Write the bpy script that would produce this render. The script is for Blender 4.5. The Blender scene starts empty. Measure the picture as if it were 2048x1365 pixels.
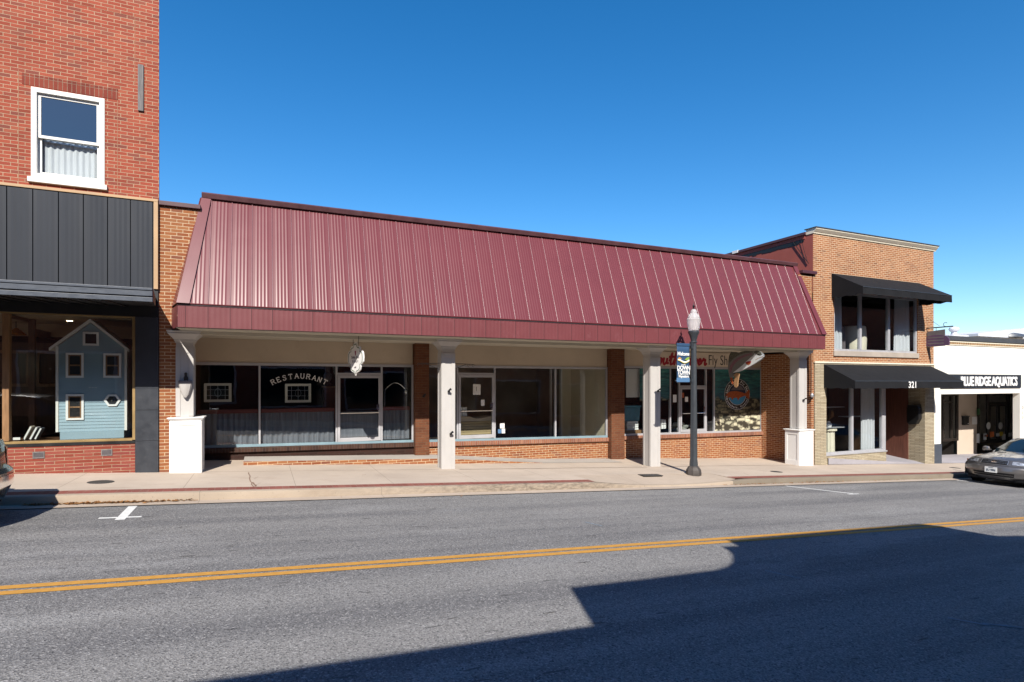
import bpy, math, random
from mathutils import Vector, Matrix
random.seed(7)
R = math.radians
scene = bpy.context.scene
COL = scene.collection

# ------------------------------------------------------------------ survey
# x runs along the street, y into the shops (0 = shop front line), z up from eye height
F, CX, HY, D = 1134., 1024., 765., 13.3
CA, SA = .4025, .9154
def ray(px, py):
    r = (px-CX)/F
    return (CA+SA*r, SA-CA*r, -(py-HY)/F)
def at(px, py, y):
    d = ray(px, py); t = (D+y)/d[1]
    return (d[0]*t, d[2]*t)
def onx(px, py, x):
    d = ray(px, py); t = x/d[0]
    return (d[1]*t-D, d[2]*t)
SLOPE = .0508
def walk(x): return -1.905-SLOPE*x      # sidewalk height
def street(x): return -2.05-SLOPE*x     # road height

# ------------------------------------------------------------------ materials
def newmat(name):
    m = bpy.data.materials.new(name); m.use_nodes = True
    nt = m.node_tree; nt.nodes.clear()
    out = nt.nodes.new('ShaderNodeOutputMaterial')
    b = nt.nodes.new('ShaderNodeBsdfPrincipled')
    nt.links.new(b.outputs[0], out.inputs[0])
    return m, nt, b
def N(nt, typ, **kw):
    n = nt.nodes.new(typ)
    for k, v in kw.items(): setattr(n, k, v)
    return n
def mixc(nt, fac, a, b, mode='MIX'):
    n = N(nt, 'ShaderNodeMix', data_type='RGBA', blend_type=mode)
    for sock, v in ((n.inputs[0], fac), (n.inputs[6], a), (n.inputs[7], b)):
        if hasattr(v, 'is_linked') or hasattr(v, 'links'): nt.links.new(v, sock)
        elif isinstance(v, (int, float)): sock.default_value = v
        else: sock.default_value = (*v[:3], 1)
    return n.outputs[2]
def math_(nt, op, a, b=0., c=0.):
    n = N(nt, 'ShaderNodeMath', operation=op)
    for i, v in enumerate((a, b, c)):
        if isinstance(v, (int, float)): n.inputs[i].default_value = v
        else: nt.links.new(v, n.inputs[i])
    return n.outputs[0]
def pos(nt, scale=(1, 1, 1)):
    g = N(nt, 'ShaderNodeNewGeometry')
    v = N(nt, 'ShaderNodeVectorMath', operation='MULTIPLY')
    nt.links.new(g.outputs['Position'], v.inputs[0]); v.inputs[1].default_value = scale
    return v.outputs[0]
def noise(nt, vec, scale, detail=4., rough=.55):
    n = N(nt, 'ShaderNodeTexNoise'); n.inputs['Scale'].default_value = scale
    n.inputs['Detail'].default_value = detail; n.inputs['Roughness'].default_value = rough
    nt.links.new(vec, n.inputs['Vector']); return n.outputs[0]
def maprange(nt, v, a, b, c, d):
    n = N(nt, 'ShaderNodeMapRange')
    nt.links.new(v, n.inputs[0])
    for i, x in enumerate((a, b, c, d)): n.inputs[i+1].default_value = x
    return n.outputs[0]
def bump(nt, b, h, strength=.3, dist=.01):
    n = N(nt, 'ShaderNodeBump'); n.inputs['Strength'].default_value = strength
    n.inputs['Distance'].default_value = dist
    nt.links.new(h, n.inputs['Height']); nt.links.new(n.outputs[0], b.inputs['Normal'])
def tone(c):      # measured against the exposure below
    k = .72 if max(c) < .64 else .90
    return tuple(x*k for x in c)
def paint(name, col, rough=.55, metal=0., rvar=.08, var=.12, vs=2.5, bmp=.0, bs=60., spec=.5, stretch=(1, 1, 1), dirt=None, coat=0.):
    m, nt, b = newmat(name)
    p = pos(nt, stretch)
    if not metal: col = tone(col); dirt = dirt and (*tone(dirt[:3]), dirt[3] if len(dirt) > 3 else .6)
    n1 = noise(nt, p, vs, 6.)
    lo = tuple(c*(1-var) for c in col); hi = tuple(min(1, c*(1+var)) for c in col)
    c = mixc(nt, maprange(nt, n1, .3, .7, 0, 1), lo, hi)
    if dirt:
        n2 = noise(nt, p, vs*3.1, 8., .7)
        c = mixc(nt, maprange(nt, n2, .56, .72, 0, dirt[3] if len(dirt) > 3 else .6), c, dirt)
    nt.links.new(c, b.inputs['Base Color'])
    b.inputs['Metallic'].default_value = metal
    b.inputs['Specular IOR Level'].default_value = spec
    b.inputs['Coat Weight'].default_value = coat
    b.inputs['Coat Roughness'].default_value = .06
    r = maprange(nt, noise(nt, p, vs*2, 3.), .3, .7, max(.02, rough-rvar), min(1, rough+rvar))
    nt.links.new(r, b.inputs['Roughness'])
    if bmp: bump(nt, b, noise(nt, p, bs, 5.), bmp, .01)
    return m
def brick(name, cols, mortar, bl=.213, rh=.0677, ms=.0055, vert=False, blotch=.25, stain=None, joint=.6, off=(0, 0)):
    m, nt, b = newmat(name); cols = [tone(c) for c in cols]; mortar = tuple(x*.72 for x in mortar); stain = stain and tone(stain)
    g = N(nt, 'ShaderNodeNewGeometry')
    sp = N(nt, 'ShaderNodeSeparateXYZ'); nt.links.new(g.outputs['Position'], sp.inputs[0])
    sn = N(nt, 'ShaderNodeSeparateXYZ'); nt.links.new(g.outputs['Normal'], sn.inputs[0])
    side = math_(nt, 'GREATER_THAN', math_(nt, 'ABSOLUTE', sn.outputs[0]), .7)
    flat = math_(nt, 'GREATER_THAN', math_(nt, 'ABSOLUTE', sn.outputs[2]), .7)
    u = math_(nt, 'ADD', math_(nt, 'MULTIPLY', sp.outputs[0], math_(nt, 'SUBTRACT', 1., side)), math_(nt, 'MULTIPLY', sp.outputs[1], side))
    v = math_(nt, 'ADD', math_(nt, 'MULTIPLY', sp.outputs[2], math_(nt, 'SUBTRACT', 1., flat)), math_(nt, 'MULTIPLY', sp.outputs[1], flat))
    # hand-laid wobble
    cmb0 = N(nt, 'ShaderNodeCombineXYZ'); nt.links.new(u, cmb0.inputs[0]); nt.links.new(v, cmb0.inputs[1])
    wob = noise(nt, cmb0.outputs[0], 2.2, 2.)
    v = math_(nt, 'ADD', v, math_(nt, 'MULTIPLY', math_(nt, 'SUBTRACT', wob, .5), .012))
    wob2 = noise(nt, cmb0.outputs[0], 9., 2.)
    v = math_(nt, 'ADD', v, math_(nt, 'MULTIPLY', math_(nt, 'SUBTRACT', wob2, .5), .005))
    u = math_(nt, 'ADD', u, math_(nt, 'MULTIPLY', math_(nt, 'SUBTRACT', wob2, .5), .012))
    cmb = N(nt, 'ShaderNodeCombineXYZ')
    nt.links.new(math_(nt, 'ADD', u, off[0]), cmb.inputs[0]); nt.links.new(math_(nt, 'ADD', v, off[1]), cmb.inputs[1])
    bt = N(nt, 'ShaderNodeTexBrick', offset=.0 if vert else .5, offset_frequency=2, squash=1.)
    nt.links.new(cmb.outputs[0], bt.inputs['Vector'])
    for k, x in (('Scale', 1.), ('Mortar Size', ms), ('Mortar Smooth', .25), ('Bias', 0.), ('Brick Width', bl), ('Row Height', rh)):
        bt.inputs[k].default_value = x
    bt.inputs['Color1'].default_value = (0, 0, 0, 1); bt.inputs['Color2'].default_value = (1, 1, 1, 1)
    bt.inputs['Mortar'].default_value = (.5, .5, .5, 1)
    ramp = N(nt, 'ShaderNodeValToRGB'); nt.links.new(bt.outputs[0], ramp.inputs[0])
    els = ramp.color_ramp.elements
    while len(els) < len(cols): els.new(.5)
    for i, c in enumerate(cols):
        els[i].position = i/(len(cols)-1); els[i].color = (*c, 1)
    c = ramp.outputs[0]
    fine = noise(nt, cmb.outputs[0], 55., 4., .7)
    c = mixc(nt, 1., c, mixc(nt, fine, (.72, .72, .72), (1.22, 1.2, 1.18)), 'MULTIPLY')
    mc = mixc(nt, maprange(nt, noise(nt, cmb.outputs[0], 6., 4.), .35, .65, 0, 1), tuple(x*joint for x in mortar), mortar)
    c = mixc(nt, bt.outputs[1], c, mc)
    big = noise(nt, cmb.outputs[0], .9, 5., .6)
    c = mixc(nt, 1., c, mixc(nt, maprange(nt, big, .3, .7, 0, 1), (1-blotch,)*3, (1+blotch*.5,)*3), 'MULTIPLY')
    if stain:
        s = noise(nt, cmb.outputs[0], 1.7, 6., .65)
        c = mixc(nt, maprange(nt, s, .55, .75, 0, .75), c, stain)
    nt.links.new(c, b.inputs['Base Color'])
    b.inputs['Roughness'].default_value = .88; b.inputs['Specular IOR Level'].default_value = .25
    h = math_(nt, 'ADD', math_(nt, 'SUBTRACT', 1., bt.outputs[1]), math_(nt, 'MULTIPLY', fine, .35))
    bump(nt, b, h, .55, .012)
    return m
def glassmat(name, tint=(.86, .90, .90), refl=1., rough=.0):
    m = bpy.data.materials.new(name); m.use_nodes = True
    nt = m.node_tree; nt.nodes.clear()
    out = N(nt, 'ShaderNodeOutputMaterial'); mx = N(nt, 'ShaderNodeMixShader')
    tr = N(nt, 'ShaderNodeBsdfTransparent'); gl = N(nt, 'ShaderNodeBsdfGlossy'); fr = N(nt, 'ShaderNodeLayerWeight')
    tr.inputs[0].default_value = (*tint, 1); gl.inputs['Roughness'].default_value = rough
    gl.inputs[0].default_value = (.95, .97, 1, 1)
    f = math_(nt, 'MINIMUM', math_(nt, 'MULTIPLY', math_(nt, 'ADD', .04, math_(nt, 'MULTIPLY', math_(nt, 'POWER', fr.outputs['Facing'], 5.), .96)), 1.8*refl), 1.)
    nt.links.new(f, mx.inputs[0]); nt.links.new(tr.outputs[0], mx.inputs[1]); nt.links.new(gl.outputs[0], mx.inputs[2])
    # old sheets are never quite flat
    nb = N(nt, 'ShaderNodeBump'); nb.inputs['Strength'].default_value = .06; nb.inputs['Distance'].default_value = .02
    nt.links.new(noise(nt, pos(nt, (1, 1, .6)), 2.0, 2.), nb.inputs['Height']); nt.links.new(nb.outputs[0], gl.inputs['Normal'])
    nt.links.new(mx.outputs[0], out.inputs[0])
    return m
def emit(name, col, s):
    m, nt, b = newmat(name)
    b.inputs['Base Color'].default_value = (*col, 1)
    b.inputs['Emission Color'].default_value = (*col, 1); b.inputs['Emission Strength'].default_value = s
    return m

M = {}
M['red_brick'] = brick('red_brick', [(.29, .062, .036), (.37, .077, .045), (.41, .09, .052), (.43, .10, .058), (.35, .073, .044), (.45, .12, .068), (.25, .075, .055), (.38, .08, .047)], (.56, .38, .25), ms=.0062, blotch=.16, joint=.8)
M['knee_brick'] = brick('knee_brick', [(.24, .05, .032), (.31, .07, .045), (.33, .085, .06), (.27, .06, .05)], (.52, .36, .24), bl=.30, rh=.062, blotch=.12)
M['lintel_brick'] = brick('lintel_brick', [(.20, .04, .027), (.27, .055, .035), (.31, .07, .042)], (.40, .26, .18), bl=.071, rh=.30, ms=.005, vert=True)
M['orange_brick'] = brick('orange_brick', [(.27, .085, .036), (.33, .11, .042), (.37, .14, .055), (.30, .095, .036), (.40, .17, .07), (.24, .085, .05)], (.72, .54, .35), ms=.0065, blotch=.12, joint=.8)
M['dark_brick'] = brick('dark_brick', [(.035, .016, .012), (.055, .022, .016), (.045, .02, .016)], (.07, .045, .035), bl=.213, rh=.068)  # restaurant knee wall brick, a shadow put into its colour
M['sill_brick'] = brick('sill_brick', [(.30, .11, .06), (.37, .15, .085), (.26, .10, .07), (.40, .18, .11)], (.50, .38, .28), bl=.068, rh=.4, ms=.006, vert=True)
M['dark_sill_brick'] = brick('dark_sill_brick', [(.06, .028, .02), (.10, .05, .036), (.045, .024, .02)], (.14, .10, .08), bl=.068, rh=.4, ms=.006, vert=True)
M['tan_brick'] = brick('tan_brick', [(.32, .125, .055), (.39, .165, .072), (.42, .185, .085), (.36, .14, .062), (.45, .21, .10), (.24, .10, .05)], (.80, .60, .40), ms=.0078, blotch=.10, stain=(.26, .125, .08), joint=.85)
M['pier_brick'] = brick('pier_brick', [(.14, .048, .023), (.175, .06, .028), (.20, .074, .034), (.155, .052, .025)], (.22, .14, .085), blotch=.12)
M['stone'] = brick('stone', [(.47, .40, .28), (.55, .48, .35), (.42, .35, .24), (.60, .53, .39), (.50, .42, .29)], (.24, .19, .13), bl=.33, rh=.052, ms=.006, blotch=.15)
M['joint_tan'] = paint('joint_tan', (.40, .22, .13), rough=.9)
M['red_strip'] = brick('red_strip', [(.27, .085, .065), (.33, .10, .08), (.29, .11, .088), (.35, .13, .10)], (.40, .25, .20), bl=.11, rh=.42, ms=.004, vert=True)
M['maroon'] = paint('maroon', (.178, .044, .050), rough=.30, rvar=.008, var=.04, vs=1.2, spec=.42, dirt=(.21, .075, .08, .12))
M['maroon_seam'] = paint('maroon_seam', (.20, .062, .07), rough=.36, rvar=.02, var=.06, spec=.8)
M['maroon_fascia'] = paint('maroon_fascia', (.185, .048, .053), rough=.44, rvar=.02, var=.06, vs=1.5, dirt=(.28, .11, .12, .3))
M['maroon_dark'] = paint('maroon_dark', (.085, .03, .04), rough=.45)
M['seam_dark'] = paint('seam_dark', (.03, .01, .014), rough=.7)
M['cap'] = paint('cap', (.11, .045, .05), rough=.5, var=.2)
M['beige'] = paint('beige', (.63, .52, .39), rough=.8, var=.08, vs=1.3, bmp=.08, bs=30, dirt=(.52, .42, .31, .4))
M['trim_beige'] = paint('trim_beige', (.63, .58, .47), rough=.6, var=.06)
M['column'] = paint('column', (.56, .535, .51), rough=.55, var=.05, vs=4, dirt=(.5, .46, .43, .45), stretch=(1, 1, .3))
M['pedestal'] = paint('pedestal', (.80, .79, .77), rough=.5, var=.03, vs=3, dirt=(.66, .63, .58, .25), stretch=(1, 1, .4))
M['alu'] = paint('alu', (.42, .42, .44), rough=.42, var=.07, metal=.3)
M['alu_blue'] = paint('alu_blue', (.24, .36, .42), rough=.45, var=.1)
M['navy_panel'] = paint('navy_panel', (.026, .031, .042), rough=.6, spec=.3, var=.08, vs=1.5, stretch=(1, 1, .2))
M['navy_trim'] = paint('navy_trim', (.068, .082, .108), rough=.45, var=.12, vs=4, dirt=(.2, .22, .25, .35), stretch=(1, 1, 3))
M['black_paint'] = paint('black_paint', (.012, .013, .016), rough=.5)
M['pilaster'] = paint('pilaster', (.036, .041, .052), rough=.45, var=.12, vs=3, bmp=.05, dirt=(.09, .095, .11, .4))
M['tan_trim'] = paint('tan_trim', (.52, .33, .17), rough=.6, var=.1)
M['white_wood'] = paint('white_wood', (.74, .72, .67), rough=.5, var=.04, dirt=(.6, .56, .5, .35))
M['white'] = paint('white', (.78, .77, .75), rough=.6, var=.03)
M['wood'] = paint('wood', (.30, .16, .07), rough=.5, var=.25, vs=5, stretch=(4, 4, .5))
M['wood_dark'] = paint('wood_dark', (.11, .05, .022), rough=.5, var=.3, vs=5, stretch=(4, 4, .5))
M['wood_door'] = paint('wood_door', (.16, .055, .035), rough=.6, var=.3, vs=4, stretch=(5, 5, .35), bmp=.1, bs=20)
M['grey_wood'] = paint('grey_wood', (.20, .185, .18), rough=.85, var=.3, vs=6, stretch=(6, 6, .8), bmp=.2, bs=20)
M['ceil_tan'] = paint('ceil_tan', (.42, .31, .20), rough=.7, var=.1, vs=2)
M['gold'] = paint('gold', (.34, .23, .10), rough=.4, metal=.4)
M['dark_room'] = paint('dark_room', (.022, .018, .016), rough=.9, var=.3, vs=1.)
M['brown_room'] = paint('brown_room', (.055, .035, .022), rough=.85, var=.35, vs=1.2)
M['vacant_room'] = paint('vacant_room', (.56, .46, .36), rough=.9, var=.3, vs=.8)
M['beige_room'] = paint('beige_room', (.72, .64, .47), rough=.85, var=.06)
M['stone_sill'] = paint('stone_sill', (.44, .38, .32), rough=.8, bmp=.1)
M['blue_siding'] = paint('blue_siding', (.34, .475, .55), rough=.6, var=.05, vs=3)
M['black'] = paint('black', (.010, .010, .011), rough=.45)
M['black_iron'] = paint('black_iron', (.035, .04, .045), rough=.45, var=.15, vs=8, spec=.6)
M['lamp_iron'] = paint('lamp_iron', (.040, .047, .056), rough=.42, var=.12, vs=9, spec=.6, dirt=(.09, .09, .09, .3))
M['canvas'] = paint('canvas', (.014, .0145, .017), rough=.9, var=.15, vs=3, bmp=.12, bs=14, spec=.2)
M['cream'] = paint('cream', (.74, .68, .54), rough=.6, var=.05, dirt=(.55, .48, .36, .4))
M['stucco_white'] = paint('stucco_white', (.78, .75, .68), rough=.85, var=.03, vs=1.2, bmp=.06, bs=80)
M['stucco_beige'] = paint('stucco_beige', (.62, .52, .42), rough=.85, var=.04)
M['red_stucco'] = paint('red_stucco', (.42, .10, .072), rough=.8, var=.12, vs=1.0, dirt=(.42, .14, .12, .5))
M['grey_coping'] = paint('grey_coping', (.075, .08, .088), rough=.5, var=.08)
M['concrete'] = None
M['curtain'] = paint('curtain', (.62, .63, .66), rough=.9, var=.05, vs=8, stretch=(3, 1, .3))
M['grey_curtain'] = paint('grey_curtain', (.17, .18, .21), rough=.9, var=.25, vs=4, stretch=(6, 1, .3))
M['red_rail'] = paint('red_rail', (.16, .026, .02), rough=.5)
M['paper'] = paint('paper', (.72, .72, .70), rough=.8, var=.05, vs=30)
M['tan_board'] = paint('tan_board', (.50, .38, .20), rough=.8, var=.15, vs=3, stretch=(1, 1, 14))
M['orange_paper'] = paint('orange_paper', (.75, .20, .05), rough=.8)
M['yellow_paper'] = paint('yellow_paper', (.75, .55, .04), rough=.8)
M['blue_plastic'] = paint('blue_plastic', (.08, .26, .36), rough=.4, var=.15, vs=6)
M['navy_cloth'] = paint('navy_cloth', (.022, .072, .16), rough=.8, var=.06, vs=6)
M['blue_cloth'] = paint('blue_cloth', (.08, .19, .36), rough=.8, var=.06)
M['green'] = paint('green', (.28, .42, .05), rough=.7)
M['dark_green'] = paint('dark_green', (.02, .10, .03), rough=.6)
M['orange'] = paint('orange', (.62, .30, .07), rough=.7)
M['rust'] = paint('rust', (.42, .09, .02), rough=.6, var=.25, vs=20)
M['sky_blue'] = paint('sky_blue', (.05, .28, .48), rough=.6)
M['maroon_ink'] = paint('maroon_ink', (.40, .010, .028), rough=.6)
M['pink'] = paint('pink', (.27, .13, .17), rough=.6, var=.3, vs=30)
M['fish_back'] = paint('fish_back', (.12, .12, .095), rough=.5, var=.45, vs=22)
M['fish_side'] = paint('fish_side', (.22, .22, .21), rough=.45, var=.2, vs=40, dirt=(.1, .1, .1, .8))  # darkened to paint the eave's shade onto the upper fish
M['fish_belly'] = paint('fish_belly', (.68, .70, .70), rough=.45, var=.1, vs=40)
M['fin'] = paint('fin', (.45, .26, .13), rough=.5, var=.25, vs=25, dirt=(.2, .1, .05, .7))
M['purple'] = paint('purple', (.12, .06, .13), rough=.6, var=.15, vs=6)
M['grey_board'] = paint('grey_board', (.17, .15, .16), rough=.6, var=.15, vs=5)
M['chrome'] = paint('chrome', (.75, .76, .78), rough=.12, metal=1., var=.02)
M['steel'] = paint('steel', (.45, .46, .48), rough=.35, metal=.8, var=.1)
M['car_grey'] = paint('car_grey', (.145, .135, .13), rough=.33, metal=.55, var=.03, coat=1.)
M['car_dark'] = paint('car_dark', (.010, .010, .012), rough=.25, metal=.2, var=.03, coat=1.)
M['car_glass'] = paint('car_glass', (.012, .022, .028), rough=.04, var=.2, vs=2, spec=.8)
M['lens'] = paint('lens', (.40, .41, .43), rough=.18, metal=.5, var=.5, vs=14, coat=1.)
M['amber'] = paint('amber', (.80, .22, .02), rough=.2, coat=1.)
M['tail_red'] = paint('tail_red', (.32, .01, .012), rough=.15, coat=1.)
M['tyre'] = paint('tyre', (.018, .018, .018), rough=.9)
M['trim_black'] = paint('trim_black', (.012, .012, .013), rough=.7, spec=.25)
M['pane'] = glassmat('pane', refl=1.35)
M['pane_dark'] = glassmat('pane_dark', (.42, .46, .48))
M['pane_upper'] = glassmat('pane_upper', (.30, .38, .5), 2.2)
M['glow'] = emit('glow', (1, .78, .45), 9.)
M['yellow_line'] = paint('yellow_line', (.60, .30, .05), rough=.8, var=.12, vs=14, dirt=(.22, .17, .10, .8))
M['white_line'] = paint('white_line', (.66, .66, .64), rough=.8, var=.1, vs=14, dirt=(.3, .3, .3, .6))
M['blue_mark'] = paint('blue_mark', (.22, .27, .32), rough=.9, var=.2, dirt=(.22, .22, .22, 1.), vs=12)
M['leaf'] = paint('leaf', (.30, .14, .045), rough=.9, var=.5, vs=25)
M['iron_lid'] = paint('iron_lid', (.05, .047, .045), rough=.7, bmp=.4, bs=60)
M['white_roof'] = paint('white_roof', (.60, .62, .66), rough=.6)
M['crack'] = paint('crack', (.26, .16, .11), rough=1.)
M['tar'] = paint('tar', (.075, .072, .072), rough=.8, var=.3, vs=20)
M['dark_joint'] = paint('dark_joint', (.20, .13, .10), rough=1.)

def concrete(name, col, joints=None, rough_bump=.25, dirty=None):
    m, nt, b = newmat(name); col = tone(col)
    p = pos(nt)
    c = mixc(nt, maprange(nt, noise(nt, p, .7, 6., .6), .3, .7, 0, 1), tuple(x*.86 for x in col), tuple(x*1.07 for x in col))
    c = mixc(nt, 1., c, mixc(nt, noise(nt, p, 70., 4., .7), (.86,)*3, (1.12,)*3), 'MULTIPLY')
    st = noise(nt, pos(nt, (.6, 1.4, 1)), 1.9, 8., .7)
    c = mixc(nt, maprange(nt, st, .55, .75, 0, .55), c, tuple(x*y for x, y in zip(col, (.66, .60, .55))))
    sp = noise(nt, p, 28., 2.)
    c = mixc(nt, maprange(nt, sp, .68, .74, 0, .5), c, tuple(x*.5 for x in col))
    if dirty:
        s_ = N(nt, 'ShaderNodeSeparateXYZ'); nt.links.new(p, s_.inputs[0])
        dn = noise(nt, pos(nt, (1, 1, 3)), 7., 8., .7)
        up = math_(nt, 'MULTIPLY', maprange(nt, s_.outputs[0], dirty[0], dirty[1], 0, 1), maprange(nt, s_.outputs[0], dirty[2], dirty[3], 1, 0))
        c = mixc(nt, math_(nt, 'MULTIPLY', up, maprange(nt, dn, .38, .62, .25, 1)), c, tuple(x*.42 for x in col))
    if joints:
        s = N(nt, 'ShaderNodeSeparateXYZ'); g = N(nt, 'ShaderNodeNewGeometry'); nt.links.new(g.outputs['Position'], s.inputs[0])
        fx = math_(nt, 'ABSOLUTE', math_(nt, 'SUBTRACT', math_(nt, 'FRACT', math_(nt, 'DIVIDE', math_(nt, 'ADD', s.outputs[0], joints[1]), joints[0])), .5))
        jx = math_(nt, 'LESS_THAN', fx, .006/joints[0])
        c = mixc(nt, math_(nt, 'MULTIPLY', jx, .55), c, tuple(x*.4 for x in col))
    nt.links.new(c, b.inputs['Base Color'])
    b.inputs['Roughness'].default_value = .92; b.inputs['Specular IOR Level'].default_value = .2
    bump(nt, b, noise(nt, p, 60., 6., .7), rough_bump, .01)
    return m
M['concrete'] = concrete('concrete', (.60, .50, .41), (1.83, .35))
M['porch_concrete'] = concrete('porch_concrete', (.50, .46, .42))
M['kerb_concrete'] = concrete('kerb_concrete', (.48, .39, .30), (3.05, 2.5), .7, (.5, 4.5, 7., 8.5))
M['dirty_kerb'] = concrete('dirty_kerb', (.30, .25, .195), None, 1.2)
M['old_kerb'] = concrete('old_kerb', (.26, .22, .17), None, .9)
M['gutter_concrete'] = concrete('gutter_concrete', (.55, .45, .36), (3.05, 2.5), .4)
M['lavender_concrete'] = concrete('lavender_concrete', (.42, .40, .43))

def asphalt():
    m, nt, b = newmat('asphalt')
    p = pos(nt)
    c = mixc(nt, maprange(nt, noise(nt, p, .35, 6., .6), .3, .7, 0, 1), (.178, .174, .170), (.222, .216, .209))
    # wheel tracks worn along the street
    w = noise(nt, pos(nt, (.035, 1.05, 0)), 1.6, 3., .5)
    c = mixc(nt, maprange(nt, w, .42, .60, 0, .85), c, (.130, .128, .130))
    w2 = noise(nt, pos(nt, (.25, 1.0, 0)), 1.1, 6., .6)
    c = mixc(nt, maprange(nt, w2, .54, .68, 0, .75), c, (.235, .232, .228))
    ag = noise(nt, p, 52., 3., .75)
    c = mixc(nt, 1., c, mixc(nt, maprange(nt, ag, .28, .72, 0, 1), (.48,)*3, (1.5,)*3), 'MULTIPLY')
    v = N(nt, 'ShaderNodeTexVoronoi'); v.inputs['Scale'].default_value = 75.; nt.links.new(p, v.inputs['Vector'])
    sv = N(nt, 'ShaderNodeSeparateColor'); nt.links.new(v.outputs['Color'], sv.inputs[0])
    c = mixc(nt, maprange(nt, sv.outputs[0], .86, .95, 0, .75), c, (.33, .32, .31))
    c = mixc(nt, maprange(nt, sv.outputs[1], .80, .95, 0, .7), c, (.05, .05, .053))
    pit = noise(nt, pos(nt, (1.5, 9., 1)), 2.2, 2.5, .5)
    c = mixc(nt, maprange(nt, pit, .685, .715, 0, .8), c, (.075, .073, .073))
    nt.links.new(c, b.inputs['Base Color'])
    b.inputs['Roughness'].default_value = .9; b.inputs['Specular IOR Level'].default_value = .22
    bump(nt, b, math_(nt, 'ADD', ag, math_(nt, 'MULTIPLY', v.outputs['Distance'], .6)), .8, .010)
    return m
M['asphalt'] = asphalt()

def mural():
    m, nt, b = newmat('river_mural')
    g = N(nt, 'ShaderNodeNewGeometry'); s = N(nt, 'ShaderNodeSeparateXYZ'); nt.links.new(g.outputs['Position'], s.inputs[0])
    z = s.outputs[2]
    wv = noise(nt, pos(nt, (1.2, 1, 9.)), 2.2, 5., .6)
    water = mixc(nt, maprange(nt, wv, .38, .62, 0, 1), (.006, .045, .055), (.035, .20, .18))
    water = mixc(nt, maprange(nt, noise(nt, pos(nt, (2, 1, 12.)), 4., 4.), .60, .74, 0, .8), water, (.34, .30, .12))
    water = mixc(nt, maprange(nt, z, -.6, .5, .75, 0), water, (.010, .05, .085))
    def stones(scale, a, c2, dark):
        v = N(nt, 'ShaderNodeTexVoronoi'); v.inputs['Scale'].default_value = scale
        nz = noise(nt, pos(nt), 5., 3.)
        vm = N(nt, 'ShaderNodeVectorMath', operation='ADD'); nt.links.new(pos(nt, (.85, 0, 1.45)), vm.inputs[0])
        cb = N(nt, 'ShaderNodeCombineXYZ'); nt.links.new(math_(nt, 'MULTIPLY', nz, .55), cb.inputs[0]); nt.links.new(cb.outputs[0], vm.inputs[1])
        nt.links.new(vm.outputs[0], v.inputs['Vector'])
        sc = N(nt, 'ShaderNodeSeparateColor'); nt.links.new(v.outputs['Color'], sc.inputs[0])
        col = mixc(nt, sc.outputs[0], a, c2)
        return mixc(nt, maprange(nt, v.outputs['Distance'], .34, .66, 0, 1), col, dark)
    far = stones(7., (.06, .06, .035), (.26, .23, .13), (.012, .014, .011))
    near = stones(5.2, (.34, .33, .24), (.62, .57, .40), (.04, .035, .025))
    edge = math_(nt, 'ADD', z, math_(nt, 'MULTIPLY', math_(nt, 'SUBTRACT', noise(nt, pos(nt, (1, 0, 0)), 1.6, 3.), .5), .55))
    c = mixc(nt, maprange(nt, edge, -.52, -.62, 0, 1), water, far)
    edge2 = math_(nt, 'SUBTRACT', edge, math_(nt, 'MULTIPLY', math_(nt, 'SUBTRACT', s.outputs[0], 15.), .10))
    c = mixc(nt, maprange(nt, edge2, -1.18, -1.26, 0, 1), c, near)
    nt.links.new(c, b.inputs['Base Color']); b.inputs['Roughness'].default_value = .5
    return m
M['mural'] = mural()

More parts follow.
